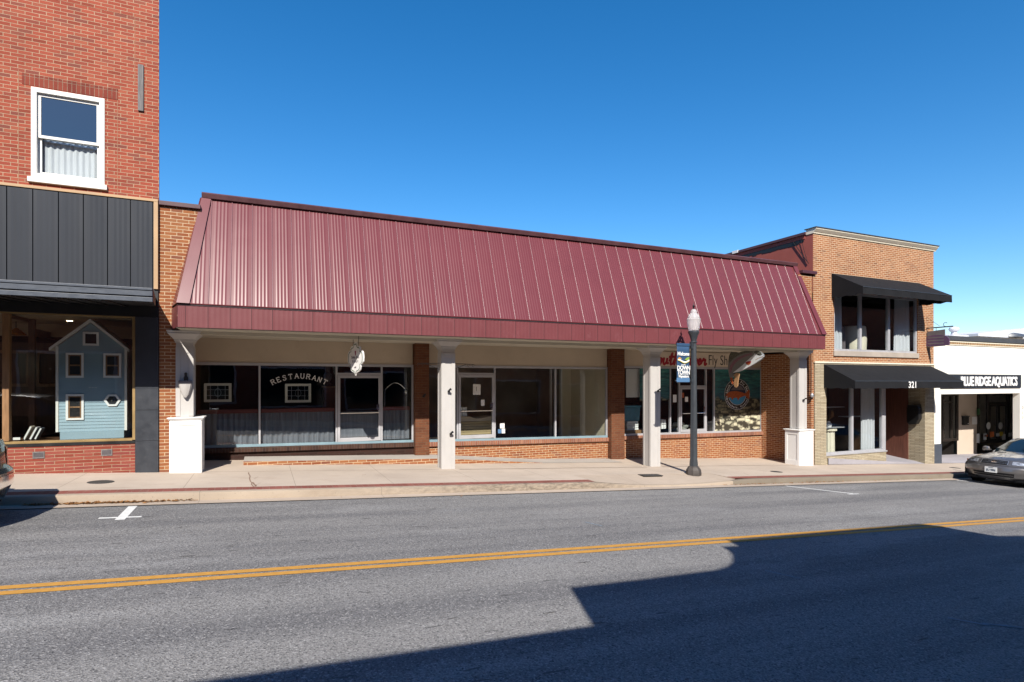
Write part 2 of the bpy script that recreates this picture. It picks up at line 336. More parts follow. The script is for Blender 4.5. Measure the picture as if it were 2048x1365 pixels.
# ------------------------------------------------------------------ builders
def root_loc(p):
    v = Vector((0, 0, 0))
    while p is not None:
        v += p.location; p = p.parent
    return v
class MB:
    def __init__(s): s.v = []; s.f = []
    def add(s, vs, fs):
        o = len(s.v); s.v += [tuple(x) for x in vs]; s.f += [tuple(i+o for i in f) for f in fs]; return s
    def box(s, x0, x1, y0, y1, z0, z1):
        z0 = z0 if isinstance(z0, tuple) else (z0, z0); z1 = z1 if isinstance(z1, tuple) else (z1, z1)
        vs = [(x0, y0, z0[0]), (x1, y0, z0[1]), (x1, y1, z0[1]), (x0, y1, z0[0]), (x0, y0, z1[0]), (x1, y0, z1[1]), (x1, y1, z1[1]), (x0, y1, z1[0])]
        return s.add(vs, [(0, 3, 2, 1), (4, 5, 6, 7), (0, 1, 5, 4), (1, 2, 6, 5), (2, 3, 7, 6), (3, 0, 4, 7)])
    def quad(s, *p): return s.add(p, [tuple(range(len(p)))])
    def prism(s, pts, plane, a, b):
        n = len(pts)
        def P(p, t):
            return {'xz': (p[0], t, p[1]), 'yz': (t, p[0], p[1]), 'xy': (p[0], p[1], t)}[plane]
        vs = [P(p, a) for p in pts]+[P(p, b) for p in pts]
        return s.add(vs, [tuple(range(n))[::-1], tuple(range(n, 2*n))]+[(i, (i+1) % n, n+(i+1) % n, n+i) for i in range(n)])
    def tube(s, pts, r, n=8, closed=False):
        pts = [Vector(p) for p in pts]; rings = []
        rs = r if isinstance(r, (list, tuple)) else [r]*len(pts)
        up = Vector((0, 0, 1))
        for i, p in enumerate(pts):
            d = (pts[min(i+1, len(pts)-1)]-pts[max(i-1, 0)]).normalized()
            a = d.cross(up)
            if a.length < .05: a = d.cross(Vector((1, 0, 0)))
            a.normalize(); b = d.cross(a).normalized()
            rings.append([p+(a*math.cos(2*math.pi*k/n)+b*math.sin(2*math.pi*k/n))*rs[i] for k in range(n)])
        o = len(s.v); fs = []
        for i in range(len(pts)-1):
            for k in range(n):
                fs.append((i*n+k, i*n+(k+1) % n, (i+1)*n+(k+1) % n, (i+1)*n+k))
        fs.append(tuple(range(n))[::-1]); fs.append(tuple((len(pts)-1)*n+k for k in range(n)))
        return s.add([tuple(v) for rg in rings for v in rg], fs)
    def lathe(s, cx, cy, prof, n=24, sx=1., sy=1., flute=0, fd=0.):
        vs = []; m = len(prof)
        for r, z in prof:
            for k in range(n):
                a = 2*math.pi*k/n
                rr = r*(1+(fd*math.cos(flute*a) if flute else 0))
                vs.append((cx+rr*math.cos(a)*sx, cy+rr*math.sin(a)*sy, z))
        fs = [(i*n+k, i*n+(k+1) % n, (i+1)*n+(k+1) % n, (i+1)*n+k) for i in range(m-1) for k in range(n)]
        fs.append(tuple(range(n))[::-1]); fs.append(tuple((m-1)*n+k for k in range(n)))
        return s.add(vs, fs)
    def build(s, name, mat, parent=None, smooth=False, bevel=0., local=False, props=None):
        me = bpy.data.meshes.new(name)
        off = Vector((0, 0, 0)) if local else root_loc(parent)
        me.from_pydata([tuple(Vector(v)-off) for v in s.v], [], s.f); me.update()
        me.materials.append(M[mat] if isinstance(mat, str) else mat)
        if smooth:
            for p in me.polygons: p.use_smooth = True
        o = bpy.data.objects.new(name, me); COL.objects.link(o)
        if parent: o.parent = parent
        if bevel:
            b = o.modifiers.new('edge', 'BEVEL'); b.width = bevel; b.segments = 2; b.limit_method = 'ANGLE'
        if smooth:
            try: me.set_sharp_from_angle(angle=R(38))
            except Exception: pass
        for k, x in (props or {}).items(): o[k] = x
        return o
def thing(name, label, cat, loc=(0, 0, 0), group=None):
    o = bpy.data.objects.new(name, None); COL.objects.link(o); o.location = loc; o.empty_display_size = .2
    o['label'] = label; o['category'] = cat
    if group: o['group'] = group
    return o
def tag(o, label, cat, group=None, kind=None):
    o['label'] = label; o['category'] = cat
    if group: o['group'] = group
    if kind: o['kind'] = kind
    return o
def struct(o, kind='structure'):
    o['kind'] = kind; return o
def text(body, size, bold=0., shear=0., extrude=.004, align='CENTER', space=1., xs=1.):
    c = bpy.data.curves.new('lettering_curve', 'FONT')
    c.body = body; c.size = size; c.offset = bold; c.shear = shear; c.extrude = extrude; c.align_x = align; c.space_character = space
    c.resolution_u = 3
    o = bpy.data.objects.new('lettering_curve', c)
    me = bpy.data.meshes.new_from_object(o)
    vs = [(v.co.x*xs, v.co.y, v.co.z) for v in me.vertices]; fs = [tuple(p.vertices) for p in me.polygons]
    bpy.data.objects.remove(o); bpy.data.curves.remove(c); bpy.data.meshes.remove(me)
    return vs, fs
def put_text(mb, t, x, y, z):      # text standing on a wall that faces -y
    vs, fs = t
    return mb.add([(x+v[0], y-v[2], z+v[1]) for v in vs], fs)
def wall_front(mb, xs, zs, y, holes, depth, z_of=None):
    """front faces of a wall on grid lines with openings and their reveals"""
    hs = holes
    for a, b in zip(xs, xs[1:]):
        for c, d in zip(zs, zs[1:]):
            mx, mz = (a+b)/2, (c+d)/2
            if any(h[0]-1e-6 < mx < h[1]+1e-6 and h[2]-1e-6 < mz < h[3]+1e-6 for h in hs): continue
            mb.quad((a, y, c), (b, y, c), (b, y, d), (a, y, d))
    for x0, x1, z0, z1 in hs:
        e = y+depth
        mb.quad((x0, y, z0), (x0, e, z0), (x0, e, z1), (x0, y, z1)); mb.quad((x1, y, z0), (x1, y, z1), (x1, e, z1), (x1, e, z0))
        mb.quad((x0, y, z0), (x1, y, z0), (x1, e, z0), (x0, e, z0)); mb.quad((x0, y, z1), (x0, e, z1), (x1, e, z1), (x1, y, z1))
    return mb
def room(mb, x0, x1, y0, y1, z0, z1, ceil=True):
    mb.quad((x0, y1, z0), (x1, y1, z0), (x1, y1, z1), (x0, y1, z1))
    mb.quad((x0, y0, z0), (x0, y1, z0), (x0, y1, z1), (x0, y0, z1)); mb.quad((x1, y0, z0), (x1, y0, z1), (x1, y1, z1), (x1, y1, z0))
    mb.quad((x0, y0, z0), (x1, y0, z0), (x1, y1, z0), (x0, y1, z0))
    if ceil: mb.quad((x0, y0, z1), (x0, y1, z1), (x1, y1, z1), (x1, y0, z1))
    return mb
def frame(mb, x0, x1, z0, z1, w, y0, y1):   # rectangular frame, butted corners
    mb.box(x0, x0+w, y0, y1, z0, z1); mb.box(x1-w, x1, y0, y1, z0, z1)
    mb.box(x0+w, x1-w, y0, y1, z1-w, z1); mb.box(x0+w, x1-w, y0, y1, z0, z0+w); return mb
def pane(x0, x1, z0, z1, y, parent, mat='pane'):
    return MB().quad((x0, y, z0), (x1, y, z0), (x1, y, z1), (x0, y, z1)).build('pane', mat, parent)
def pleat(mb, x0, x1, y, z0, z1, n, amp=.03, taper=0.):
    m = n*6; top = []; bot = []
    for i in range(m+1):
        t = i/m; x = x0+(x1-x0)*t
        yy = y+amp*math.sin(t*n*2*math.pi)+amp*.5*math.sin(t*n*2.7+1)
        top.append((x, yy, z1)); bot.append((x0+(x1-x0)*(t+taper*(t-.5)), yy*1.0+amp*.3*math.sin(t*9), z0))
    return mb.add(top+bot, [(i, i+1, m+2+i, m+1+i) for i in range(m)])

# ------------------------------------------------------------------ ground
def slab_strip(x0, x1, y0, y1, zf, name, mat, n=1, dz=0., kind='structure'):
    mb = MB()
    for i in range(n):
        a = x0+(x1-x0)*i/n; b = x0+(x1-x0)*(i+1)/n
        mb.quad((a, y0, zf(a)+dz), (b, y0, zf(b)+dz), (b, y1, zf(b)+dz), (a, y1, zf(a)+dz))
    return struct(mb.build(name, mat), kind)
slab_strip(-400, 400, -400, 400, street, 'ground', 'old_kerb', 1, -.30)
slab_strip(-120, 160, -11.6, -2.70, street, 'road', 'asphalt')
# near pavement behind the viewer
mb = MB(); mb.box(-120, 160, -14.4, -11.72, (street(-120)-.2, street(160)-.2), (walk(-120), walk(160)))
mb.box(-120, 160, -11.72, -11.6, (street(-120)-.2, street(160)-.2), (walk(-120), walk(160)))
struct(mb.build('near_sidewalk', 'concrete'))
slab_strip(-120, 160, -2.70, -2.415, lambda x: street(x)+.012, 'gutter', 'gutter_concrete')
# kerb: full height, dipping to a worn ramp between x = 7.2 and 10.6
K_ = 0
KX = [-120, -6, -2, 2, 4.5, 6.9, 7.5, 8.3, 9.2, 10.0, 10.7, 11.5, 14, 20, 160]
KH = [1, 1, 1, 1, 1, 1, .62, .30, .24, .36, .62, .96, 1, 1, 1]
def kerb_top(x):
    for a, b, h, g in zip(KX, KX[1:], KH, KH[1:]):
        if a <= x <= b: return street(x)+.012+.133*(h+(g-h)*(x-a)/(b-a))
    return walk(x)
def kerb_piece(xs, name, mat):
    mb = MB()
    for a, b in zip(xs, xs[1:]):
        ta, tb = kerb_top(a), kerb_top(b)
        r = .022
        P = [(-2.415, lambda t, x: street(x)-.05), (-2.415, lambda t, x: max(street(x)+.013, t-r)), (-2.408, lambda t, x: t-r*.3), (-2.39, lambda t, x: t), (-2.27, lambda t, x: t)]
        pa = [(a, y, f(ta, a)) for y, f in P]; pb = [(b, y, f(tb, b)) for y, f in P]
        n = len(P)
        mb.add(pa+pb, [(i, n+i, n+i+1, i+1) for i in range(n-1)])
    return struct(mb.build(name, mat, smooth=True))
def rng(a, b, st):
    n = max(1, round((b-a)/st)); return [a+(b-a)*i/n for i in range(n+1)]
kerb_piece([-120, -30]+rng(-6, 6.9, .43), 'kerb', 'kerb_concrete')
kerb_piece(rng(6.9, 10.9, .25), 'ramp_kerb', 'kerb_concrete')
kerb_piece(rng(10.9, 22, .5)+[60, 160], 'worn_kerb', 'old_kerb')
slab_strip(-120, 6.9, -2.27, -1.98, walk, 'brick_strip', 'red_strip')
slab_strip(11.1, 160, -2.27, -1.98, walk, 'brick_strip', 'red_strip')
# sidewalk between brick strip and shops
slab_strip(-120, 6.9, -1.98, 2.2, walk, 'sidewalk', 'concrete')
slab_strip(11.1, 160, -1.98, 2.6, walk, 'sidewalk', 'concrete')
slab_strip(6.9, 11.1, -1.3, 2.2, walk, 'sidewalk', 'concrete')
mb = MB(); xs = rng(6.9, 11.1, .3)
for a, b in zip(xs, xs[1:]):
    mb.quad((a, -2.27, kerb_top(a)), (b, -2.27, kerb_top(b)), (b, -1.3, walk(b)), (a, -1.3, walk(a)))
mb.quad((6.9, -2.27, kerb_top(6.9)), (6.9, -1.3, walk(6.9)), (6.9, -1.98, walk(6.9)), (6.9, -2.27, walk(6.9)))
mb.quad((11.1, -2.27, kerb_top(11.1)), (11.1, -2.27, walk(11.1)), (11.1, -1.98, walk(11.1)), (11.1, -1.3, walk(11.1)))
struct(mb.build('kerb_ramp', 'gutter_concrete'))
# joints and cracks lying in the pavement
mb = MB()
def ribbon(mb, pts, w, zf, dz):
    for k, ((x0, y0), (x1, y1)) in enumerate(zip(pts, pts[1:])):
        d = Vector((x1-x0, y1-y0)).normalized(); n = Vector((-d.y, d.x))*w/2; dz += .0002
        q = [(x0-n.x, y0-n.y), (x1-n.x, y1-n.y), (x1+n.x, y1+n.y), (x0+n.x, y0+n.y)]
        mb.quad(*[(x, y, zf(x)+dz) for x, y in q])
def jag(x0, y0, x1, y1, n, j):
    return [(x0, y0)]+[(x0+(x1-x0)*i/n+random.uniform(-j, j), y0+(y1-y0)*i/n+random.uniform(-j, j)) for i in range(1, n)]+[(x1, y1)]
ribbon(mb, [(4.4, -.12), (10.0, -.10)], .035, walk, .004)
ribbon(mb, [(10.6, -.02), (16.0, 0)], .03, walk, .004)
ribbon(mb, [(-1.1, -.05), (3.9, -.08)], .012, walk, .004)
struct(mb.build('pavement_joint', 'dark_joint'))
mb = MB()
ribbon(mb, jag(-.27, -.22, -.16, -1.96, 9, .02), .018, walk, .005)
ribbon(mb, jag(-.18, -1.5, -.12, -1.96, 4, .02), .03, walk, .006)
for i in range(10):
    x = random.uniform(-4, 15); y = random.uniform(-1.8, -.4)
    ribbon(mb, jag(x, y, x+random.uniform(-.5, .5), y+random.uniform(-.7, .7), 5, .02), random.uniform(.004, .008), walk, .0045)
struct(mb.build('pavement_crack', 'crack'))
# painted markings, each 4 mm up
def yl(x): return -6.56-.026*(x+2)
def mark(pts, mat, name='road_marking'):
    mb = MB()
    for q in pts: mb.quad(*[(x, y, street(x)+.005) for x, y in q])
    return struct(mb.build(name, mat))
qs = []
for o in (.07, -.097):
    for a, b in zip(rng(-60, 90, 5), rng(-60, 90, 5)[1:]):
        qs.append([(a, yl(a)+o-.055), (b, yl(b)+o-.055), (b, yl(b)+o+.055), (a, yl(a)+o+.055)])
mark(qs, 'yellow_line')
mark([[(-1.92, -3.70), (-1.80, -3.70), (-1.80, -3.575), (-1.92, -3.575)], [(-1.92, -3.495), (-1.80, -3.495), (-1.81, -2.72), (-1.93, -2.72)],
      [(-2.14, -3.575), (-1.62, -3.575), (-1.62, -3.495), (-2.14, -3.495)]], 'white_line')
mark([[(12.30, -2.75), (12.40, -2.75), (13.22, -3.98), (13.12, -4.0)], [(12.95, -4.0), (13.32, -4.0), (13.32, -4.07), (12.95, -4.07)]], 'white_line')
mark([[(19.70, -2.72), (19.86, -2.72), (21.0, -3.95), (20.85, -3.98)]], 'white_line')
mark([[(-3.55, -3.62), (-3.42, -3.64), (-3.40, -3.67), (-3.52, -3.67)]], 'white_line')
bm = []
for a in (((5.71, -8.12), (5.88, -8.48)), ((6.5, -10.05), (6.78, -10.25)), ((4.84, -5.27), (4.97, -5.58)), ((6.3, -9.85), (6.5, -10.1))):
    (x0, y0), (x1, y1) = a; d = Vector((x1-x0, y1-y0)).normalized()*.02
    bm.append([(x0+d.y, y0-d.x), (x1+d.y, y1-d.x), (x1-d.y, y1+d.x), (x0-d.y, y0+d.x)])
mark(bm, 'blue_mark')
mb = MB()
for i in range(70):
    x = random.uniform(-4, 14); y = random.choice([random.uniform(-6.2, -3.2), random.uniform(-10.5, -6.9)]); l = random.uniform(.04, .22); w = random.uniform(.006, .022)
    pts = jag(x, y, x+l, y+random.uniform(-.02, .02), 4, .006)
    for k, (p, q) in enumerate(zip(pts, pts[1:])): ribbon(mb, [p, q], w*(1-.5*abs(k-1.5)/1.5), street, .004)
struct(mb.build('tar_scuff', 'tar'))
# lids
def lid(x, y, r, name, label):
    mb = MB(); mb.lathe(x, y, [(r, walk(x)-.01), (r, walk(x)+.004), (r*.9, walk(x)+.006), (r*.86, walk(x)+.004)], 28)
    o = mb.build(name, 'iron_lid')
    for v in o.data.vertices: v.co.z -= SLOPE*(v.co.x-x)
    tag(o, label, 'cover')
lid(-2.63, -1.15, .20, 'manhole_cover', 'round dark iron cover in pavement below the brick vents')
lid(13.65, -1.32, .17, 'manhole_cover', 'small round lid in pavement right of the street lamp')
lid(22.6, -1.15, .17, 'manhole_cover', 'small round lid in pavement before the white shop')
mb = MB(); mb.box(8.75, 9.35, -1.62, -1.36, (walk(8.75)-.01, walk(9.35)-.01), (walk(8.75)+.006, walk(9.35)+.006))
tag(mb.build('utility_cover', 'iron_lid'), 'rectangular dark metal cover in pavement left of the street lamp', 'cover')
# leaves
mb = MB()
def leaf(x, y, z, s):
    a = random.uniform(0, 6.28); t = random.uniform(.1, .8)
    c, d = math.cos(a)*s, math.sin(a)*s
    mb.add([(x-c, y-d, z), (x+d*.5, y-c*.5, z+s*t), (x+c, y+d, z+s*t*.4), (x-d*.5, y+c*.5, z+s*.1)], [(0, 1, 2, 3)])
for i in range(420):
    x = random.choice([random.gauss(-2.3, .45), random.uniform(-3.3, -1.0)]); y = -2.43-abs(random.gauss(0, .04)); leaf(x, y, street(x)+.014+random.uniform(0, .015), random.uniform(.016, .042))
for i in range(260):
    x = random.choice([random.gauss(11.6, .5), random.gauss(14.2, .6), random.uniform(10.8, 19)]); y = -2.43-abs(random.gauss(0, .05)); leaf(x, y, street(x)+.014+random.uniform(0, .015), random.uniform(.012, .03))
for i in range(40):
    x = random.uniform(-4, 18); y = random.uniform(-2.9, -2.2); leaf(x, y, (street(x)+.014 if y < -2.42 else kerb_top(x)+.003), random.uniform(.008, .02))
tag(mb.build('dead_leaves', 'leaf'), 'brown dead leaves gathered in the gutter along the kerb', 'leaves', kind='stuff')

# ================================================================== LEFT RED BRICK BUILDING
LB = thing('brick_building', 'tall red brick building with dark metal panel and shop window at left', 'building', (-6, 0, walk(-6)))
X1 = -1.91
mb = MB()
win = (-3.96, -2.81, 3.74, 5.52)
wall_front(mb, [-12, win[0], win[1], X1], [1.3, win[2], win[3], 10.2], 0., [win], .16)
mb.quad((X1, 0, -2.2), (X1-.1425*11, 11, -2.2), (X1-.1425*11, 11, 10.2), (X1, 0, 10.2))
mb.quad((-12, 0, 10.2), (X1, 0, 10.2), (X1-.1425*11, 11, 10.2), (-12, 11, 10.2)); mb.quad((-12, 0, -2.2), (-12, 0, 10.2), (-12, 11, 10.2), (-12, 11, -2.2))
mb.quad((-12, 11, -2.2), (-12, 11, 10.2), (X1-1.57, 11, 10.2), (X1-1.57, 11, -2.2))
mb.build('wall', 'red_brick', LB)
MB().box(-4.09, -2.60, -.006, .05, 5.54, 5.75).build('lintel', 'lintel_brick', LB)
mb = MB(); mb.box(-4.148, -4.14, -.003, .02, 3.66, 5.80)
for q in ((-2.611, -2.603, -.003, .02, 3.66, 5.53), (-2.322, -2.314, -.003, .02, 5.9, 7.25), (-4.2, -2.322, -.003, .02, 7.242, 7.25)): MB().box(*q).build('mortar_joint', 'joint_tan', LB)
mb2 = mb
mb.build('mortar_joint', 'joint_tan', LB)
MB().box(-2.265, -2.17, -.035, .0, 5.39, 6.31).build('nailed_board', 'grey_wood', LB, bevel=.004)
wn = MB(); frame(wn, -3.955, -2.815, 3.83, 5.515, .085, -.02, .10)
w = wn.build('window', 'white_wood', LB, bevel=.004)
mb = MB(); frame(mb, -3.868, -2.902, 4.60, 5.428, .05, .03, .07); mb.build('upper_sash', 'white_wood', w)
mb = MB(); frame(mb, -3.868, -2.902, 3.917, 4.655, .05, .075, .11); mb.build('lower_sash', 'white_wood', w)
MB().box(-4.0, -2.77, -.06, .12, 3.735, 3.828).build('sill', 'white_wood', w, bevel=.006)
pane(-3.818, -2.952, 4.65, 5.378, .05, w, 'pane_upper'); pane(-3.818, -2.952, 3.967, 4.605, .095, w, 'pane')
mb = MB(); pleat(mb, -3.87, -2.90, .17, 3.9, 4.62, 10, .012); mb.build('lace_curtain', 'curtain', w)
room(MB(), -5, -2.2, .19, 1.6, 3.2, 6.0).build('upper_room', 'dark_room', LB)
# siding panel with seams
MB().box(-12, -1.92, -.045, -.004, 1.52, 3.60).build('panel_backing', 'black_paint', LB)
mb = MB(); x = -2.005; edges = []
seams = [-2.005, -2.38, -2.755, -3.14, -3.525, -3.91, -4.29]
while seams[-1] > -11.5: seams.append(seams[-1]-.385)
for b, a in zip(seams, seams[1:]):
    a2, b2 = a+.008, b-.008; wd = b2-a2
    mb.box(a2, b2, -.075, -.046, 1.80, 3.585)
    for k in (.27, .5, .73):
        xx = a2+wd*k; mb.add([(xx-.045, -.0752, 1.81), (xx, -.081, 1.81), (xx+.045, -.0752, 1.81), (xx-.045, -.0752, 3.58), (xx, -.081, 3.58), (xx+.045, -.0752, 3.58)], [(0, 1, 4, 3), (1, 2, 5, 4)])
mb.build('siding_panel', 'navy_panel', LB)
mb = MB(); mb.box(-12, -1.915, -.085, -.002, 3.602, 3.655); mb.box(-1.99, -1.915, -.085, -.046, 1.86, 3.60)
mb.build('panel_trim', 'tan_trim', LB, bevel=.004)
# deep flat canopy, its end cut on the skew lot line
CP = 1.77
mb = MB()
XC = X1-.055
def skew(x, y): return x - y*.125
mb.add([(-12, -CP, 1.40), (skew(XC, -CP), -CP, 1.40), (skew(XC, -CP), -CP, 1.625), (-12, -CP, 1.625),
        (-12, 0, 1.52), (XC, 0, 1.52), (XC, 0, 1.70), (-12, 0, 1.70)], [(0, 1, 2, 3), (0, 4, 5, 1), (3, 2, 6, 7), (1, 5, 6, 2)])
cn = mb.build('canopy', 'black_paint', LB)
mb = MB(); xr = skew(XC, -CP)-.004
mb.box(-12, xr, -CP-.035, -CP-.002, 1.49, 1.585); mb.box(-12, xr, -CP-.022, -CP-.002, 1.393, 1.472); mb.box(-12, xr, -CP-.05, -CP-.002, 1.588, 1.630)
mb.build('canopy_lip', 'navy_trim', cn, bevel=.006)
mb = MB(); x = -11.8
while x < -2.2:
    mb.prism([(-CP+.05, 1.385), (-CP+.05, 1.41), (-.02, 1.518), (-.02, 1.49)], 'yz', x, x+.05); x += .3
mb.build('soffit_rib', 'black', cn)
# shopfront below
mb = MB(); mb.box(-12, X1-.003, -.03, .1, 1.30, 1.518); mb.build('header_board', 'black', LB)
mb = MB()
for z0, z1 in ((-2.1, -1.168), (-1.162, -.555), (-.549, -.128), (-.125, 1.298)):
    mb.box(-2.308, X1-.005, -.035, .12, z0, z1)
mb.build('pilaster', 'pilaster', LB)
mb = MB(); mb.box(-9.0, -2.315, -.01, .12, (-2.2, -2.2), (-1.17, -1.215)); mb.build('knee_wall', 'knee_brick', LB)
mb = MB(); mb.box(-9.0, -2.315, -.025, .14, (-1.165, -1.21), (-1.115, -1.155)); mb.build('window_sill', 'black', LB)
def vent(x0, x1, z0, z1):
    o = frame(MB(), x0, x1, z0, z1, .014, -.022, -.011).build('vent', 'grey_wood', LB)
    mb = MB(); n = 5
    for i in range(n):
        z = z0+.02+(z1-z0-.04)*i/(n-1); mb.box(x0+.014, x1-.014, -.020, -.011, z-.006, z+.006)
    mb.build('louvre', 'grey_board', o)
    MB().quad((x0+.014, -.0112, z0+.014), (x1-.014, -.0112, z0+.014), (x1-.014, -.0112, z1-.014), (x0+.014, -.0112, z1-.014)).build('recess', 'black', o)
vent(-3.93, -3.75, -1.425, -1.30); vent(-2.87, -2.69, -1.43, -1.305)
sf = MB()
sf.box(-9, -2.315, .0, .12, 1.275, 1.298); sf.box(-2.362, -2.316, .0, .12, -1.14, 1.272); sf.box(-9, -2.365, .0, .12, (-1.112, -1.152), (-1.07, -1.11))
shop = sf.build('shop_window', 'gold', LB)
MB().box(-4.38, -4.285, .0, .14, -1.085, 1.27).build('mullion', 'wood', shop)
pane(-4.283, -2.364, -1.09, 1.273, .06, shop); pane(-6.2, -4.382, -1.08, 1.273, .06, shop)
mb = MB()
mb.box(-4.30, -4.20, 1.0, 1.1, -1.1, 1.262); mb.box(-4.33, -4.28, .16, 1.0, 1.20, 1.262); mb.box(-4.30, -4.27, 1.1, 2.6, .95, 1.1)
mb.build('showcase_post', 'wood_dark', LB)
room(MB(), -9, -2.25, .13, 5.0, -1.25, 1.274, ceil=False).build('shop_room', 'brown_room', LB)
mb = MB(); mb.quad((-9, .13, 1.272), (-9, 2.2, 1.272), (-2.25, 2.2, 1.272), (-2.25, .13, 1.272)); mb.box(-9, -2.25, 2.2, 2.25, 1.0, 1.272)
mb.build('shop_ceiling', 'ceil_tan', LB)
MB().box(-9, -2.36, .125, 1.05, (-1.18, -1.22), (-1.085, -1.125)).build('display_shelf', 'wood_dark', LB)
# downlight
dl = thing('downlight', 'lit round ceiling light above the blue dollhouse', 'lamp', (-3.62, .98, 1.268))
MB().lathe(-3.62, .98, [(.075, 1.270), (.085, 1.262), (.06, 1.258)], 20).build('trim_ring', 'white', dl)
MB().lathe(-3.62, .98, [(.055, 1.257), (.05, 1.254)], 20).build('bulb', 'glow', dl)
dl2 = thing('pendant_lamp', 'amber glass hanging lamp left of the blue dollhouse', 'lamp', (-4.55, 1.6, .55))
x_, z_ = at(32, 668, 1.6); MB().lathe(x_, 1.6, [(.02, z_+.12), (.06, z_+.1), (.17, z_), (.18, z_-.03), (.16, z_-.03)], 20).build('lamp_shade', paint('amber_glass', (.5, .2, .03), rough=.3), dl2)
MB().tube([(x_, 1.6, z_+.1), (x_, 1.6, 1.26)], .008).build('cord', 'black', dl2)
# cabinet at the back
cb = thing('cabinet', 'brown wooden cabinet with framed dark doors behind the dollhouse', 'cabinet', (-4.2, 2.9, -1.2))
x0, z0 = at(72, 700, 2.9); x1, _ = at(125, 700, 2.9)
mb = MB(); frame(mb, x0, x1+.4, -.1, .72, .07, 2.86, 2.9); frame(mb, x0-1.2, x0-.1, -.1, .72, .07, 2.86, 2.9); mb.build('door', 'wood', cb)
MB().box(x0-1.3, x1+.5, 2.9, 3.3, -1.2, .9).build('carcass', 'wood_dark', cb)
# dollhouse
DY = .30
dh = thing('dollhouse', 'tall pale blue dollhouse with white trimmed windows in shop window', 'dollhouse', (-3.09, DY+.3, -1.11))
dx0, dx1 = -3.635, -2.535
zb, ze, zr, xm = -.965, .70, 1.165, -3.11
mb = MB()
nb = 34
mb.prism([(dx0, zb), (dx1, zb), (dx1, ze), (xm, zr), (dx0, ze)], 'xz', DY+.012, DY+.62)
for i in range(nb):            # clapboards
    za = zb+(zr-zb)*i/nb; zc = zb+(zr-zb)*(i+1)/nb
    def clip(z): return (dx0, dx1) if z <= ze else (dx0+(z-ze)/(zr-ze)*(xm-dx0), dx1-(z-ze)/(zr-ze)*(dx1-xm))
    a0, a1 = clip(za); b0, b1 = clip(zc)
    mb.add([(a0, DY, za), (a1, DY, za), (b1, DY+.010, zc-.001), (b0, DY+.010, zc-.001), (a0, DY+.012, za), (a1, DY+.012, za)], [(0, 1, 2, 3), (0, 4, 5, 1)])
mb.build('siding', 'blue_siding', dh)
MB().box(dx0+.04, dx1-.02, DY-.02, DY+.62, -1.112, zb-.002).build('base', 'blue_siding', dh)
MB().box(dx0-.03, dx0+.012, DY-.012, DY+.64, zb, ze).build('corner_board', 'white_wood', dh); MB().box(dx1-.012, dx1+.03, DY-.012, DY+.64, zb, ze).build('corner_board', 'white_wood', dh)
mb = MB()
ov = .10; sl = (zr-ze)/(xm-dx0)
for s in (-1, 1):
    e = (xm+s*((dx1-dx0)/2+ov), zr-sl*((dx1-dx0)/2+ov)+.02)
    mb.prism([(xm, zr+.02), e, (e[0], e[1]+.055), (xm, zr+.085)][::s], 'xz', DY-.05, DY+.68)
mb.build('roof', 'white_wood', dh)
def dwin(px0, py0, px1, py1, sash=True):
    a, t = at(px0, py0, DY); b, u = at(px1, py1, DY)
    o = frame(MB(), a, b, u, t, .038, DY-.022, DY+.004).build('window', 'white', dh)
    i = .038
    MB().quad((a+i, DY-.003, u+i), (b-i, DY-.003, u+i), (b-i, DY-.003, t-i), (a+i, DY-.003, t-i)).build('pane', 'black', o)
    if sash:
        m = (t+u)/2; s = MB(); frame(s, a+i+.001, b-i-.001, u+i+.001, t-i-.001, .022, DY-.014, DY-.004); s.box(a+i+.024, b-i-.024, DY-.014, DY-.004, m-.014, m+.014); s.build('sash', 'wood', o)
dwin(132, 706, 168, 756); dwin(207, 707, 243, 756); dwin(132, 789, 168, 840); dwin(166, 664, 198, 692, False)
cxh, czh = at(225, 801, DY)
def hexa(r, q=.95): return [(cxh+r*math.cos(R(60*k)), czh+r*q*math.sin(R(60*k))) for k in range(6)]
mb = MB(); O, I = hexa(.142), hexa(.098)
mb.add([(x, DY-.022, z) for x, z in O]+[(x, DY-.022, z) for x, z in I]+[(x, DY+.004, z) for x, z in O]+[(x, DY+.004, z) for x, z in I],
       [(k, (k+1) % 6, 6+(k+1) % 6, 6+k) for k in range(6)]+[(12+k, 12+(k+1) % 6, (k+1) % 6, k) for k in range(6)]+[(6+k, 6+(k+1) % 6, 18+(k+1) % 6, 18+k) for k in range(6)])
hx = mb.build('hexagon_window', 'white', dh)
MB().quad(*[(x, DY-.004, z) for x, z in I]).build('pane', 'black', hx)
mb = MB()
for q in (-.05, 0, .05): mb.prism([(q+at(186, 776, DY)[0]-.016, at(186, 776, DY)[1]), (q+at(186, 776, DY)[0], at(186, 776, DY)[1]+.012), (q+at(186, 776, DY)[0]+.016, at(186, 776, DY)[1]-.004)], 'xz', DY-.008, DY-.002)
mb.build('ornament', 'white', dh)
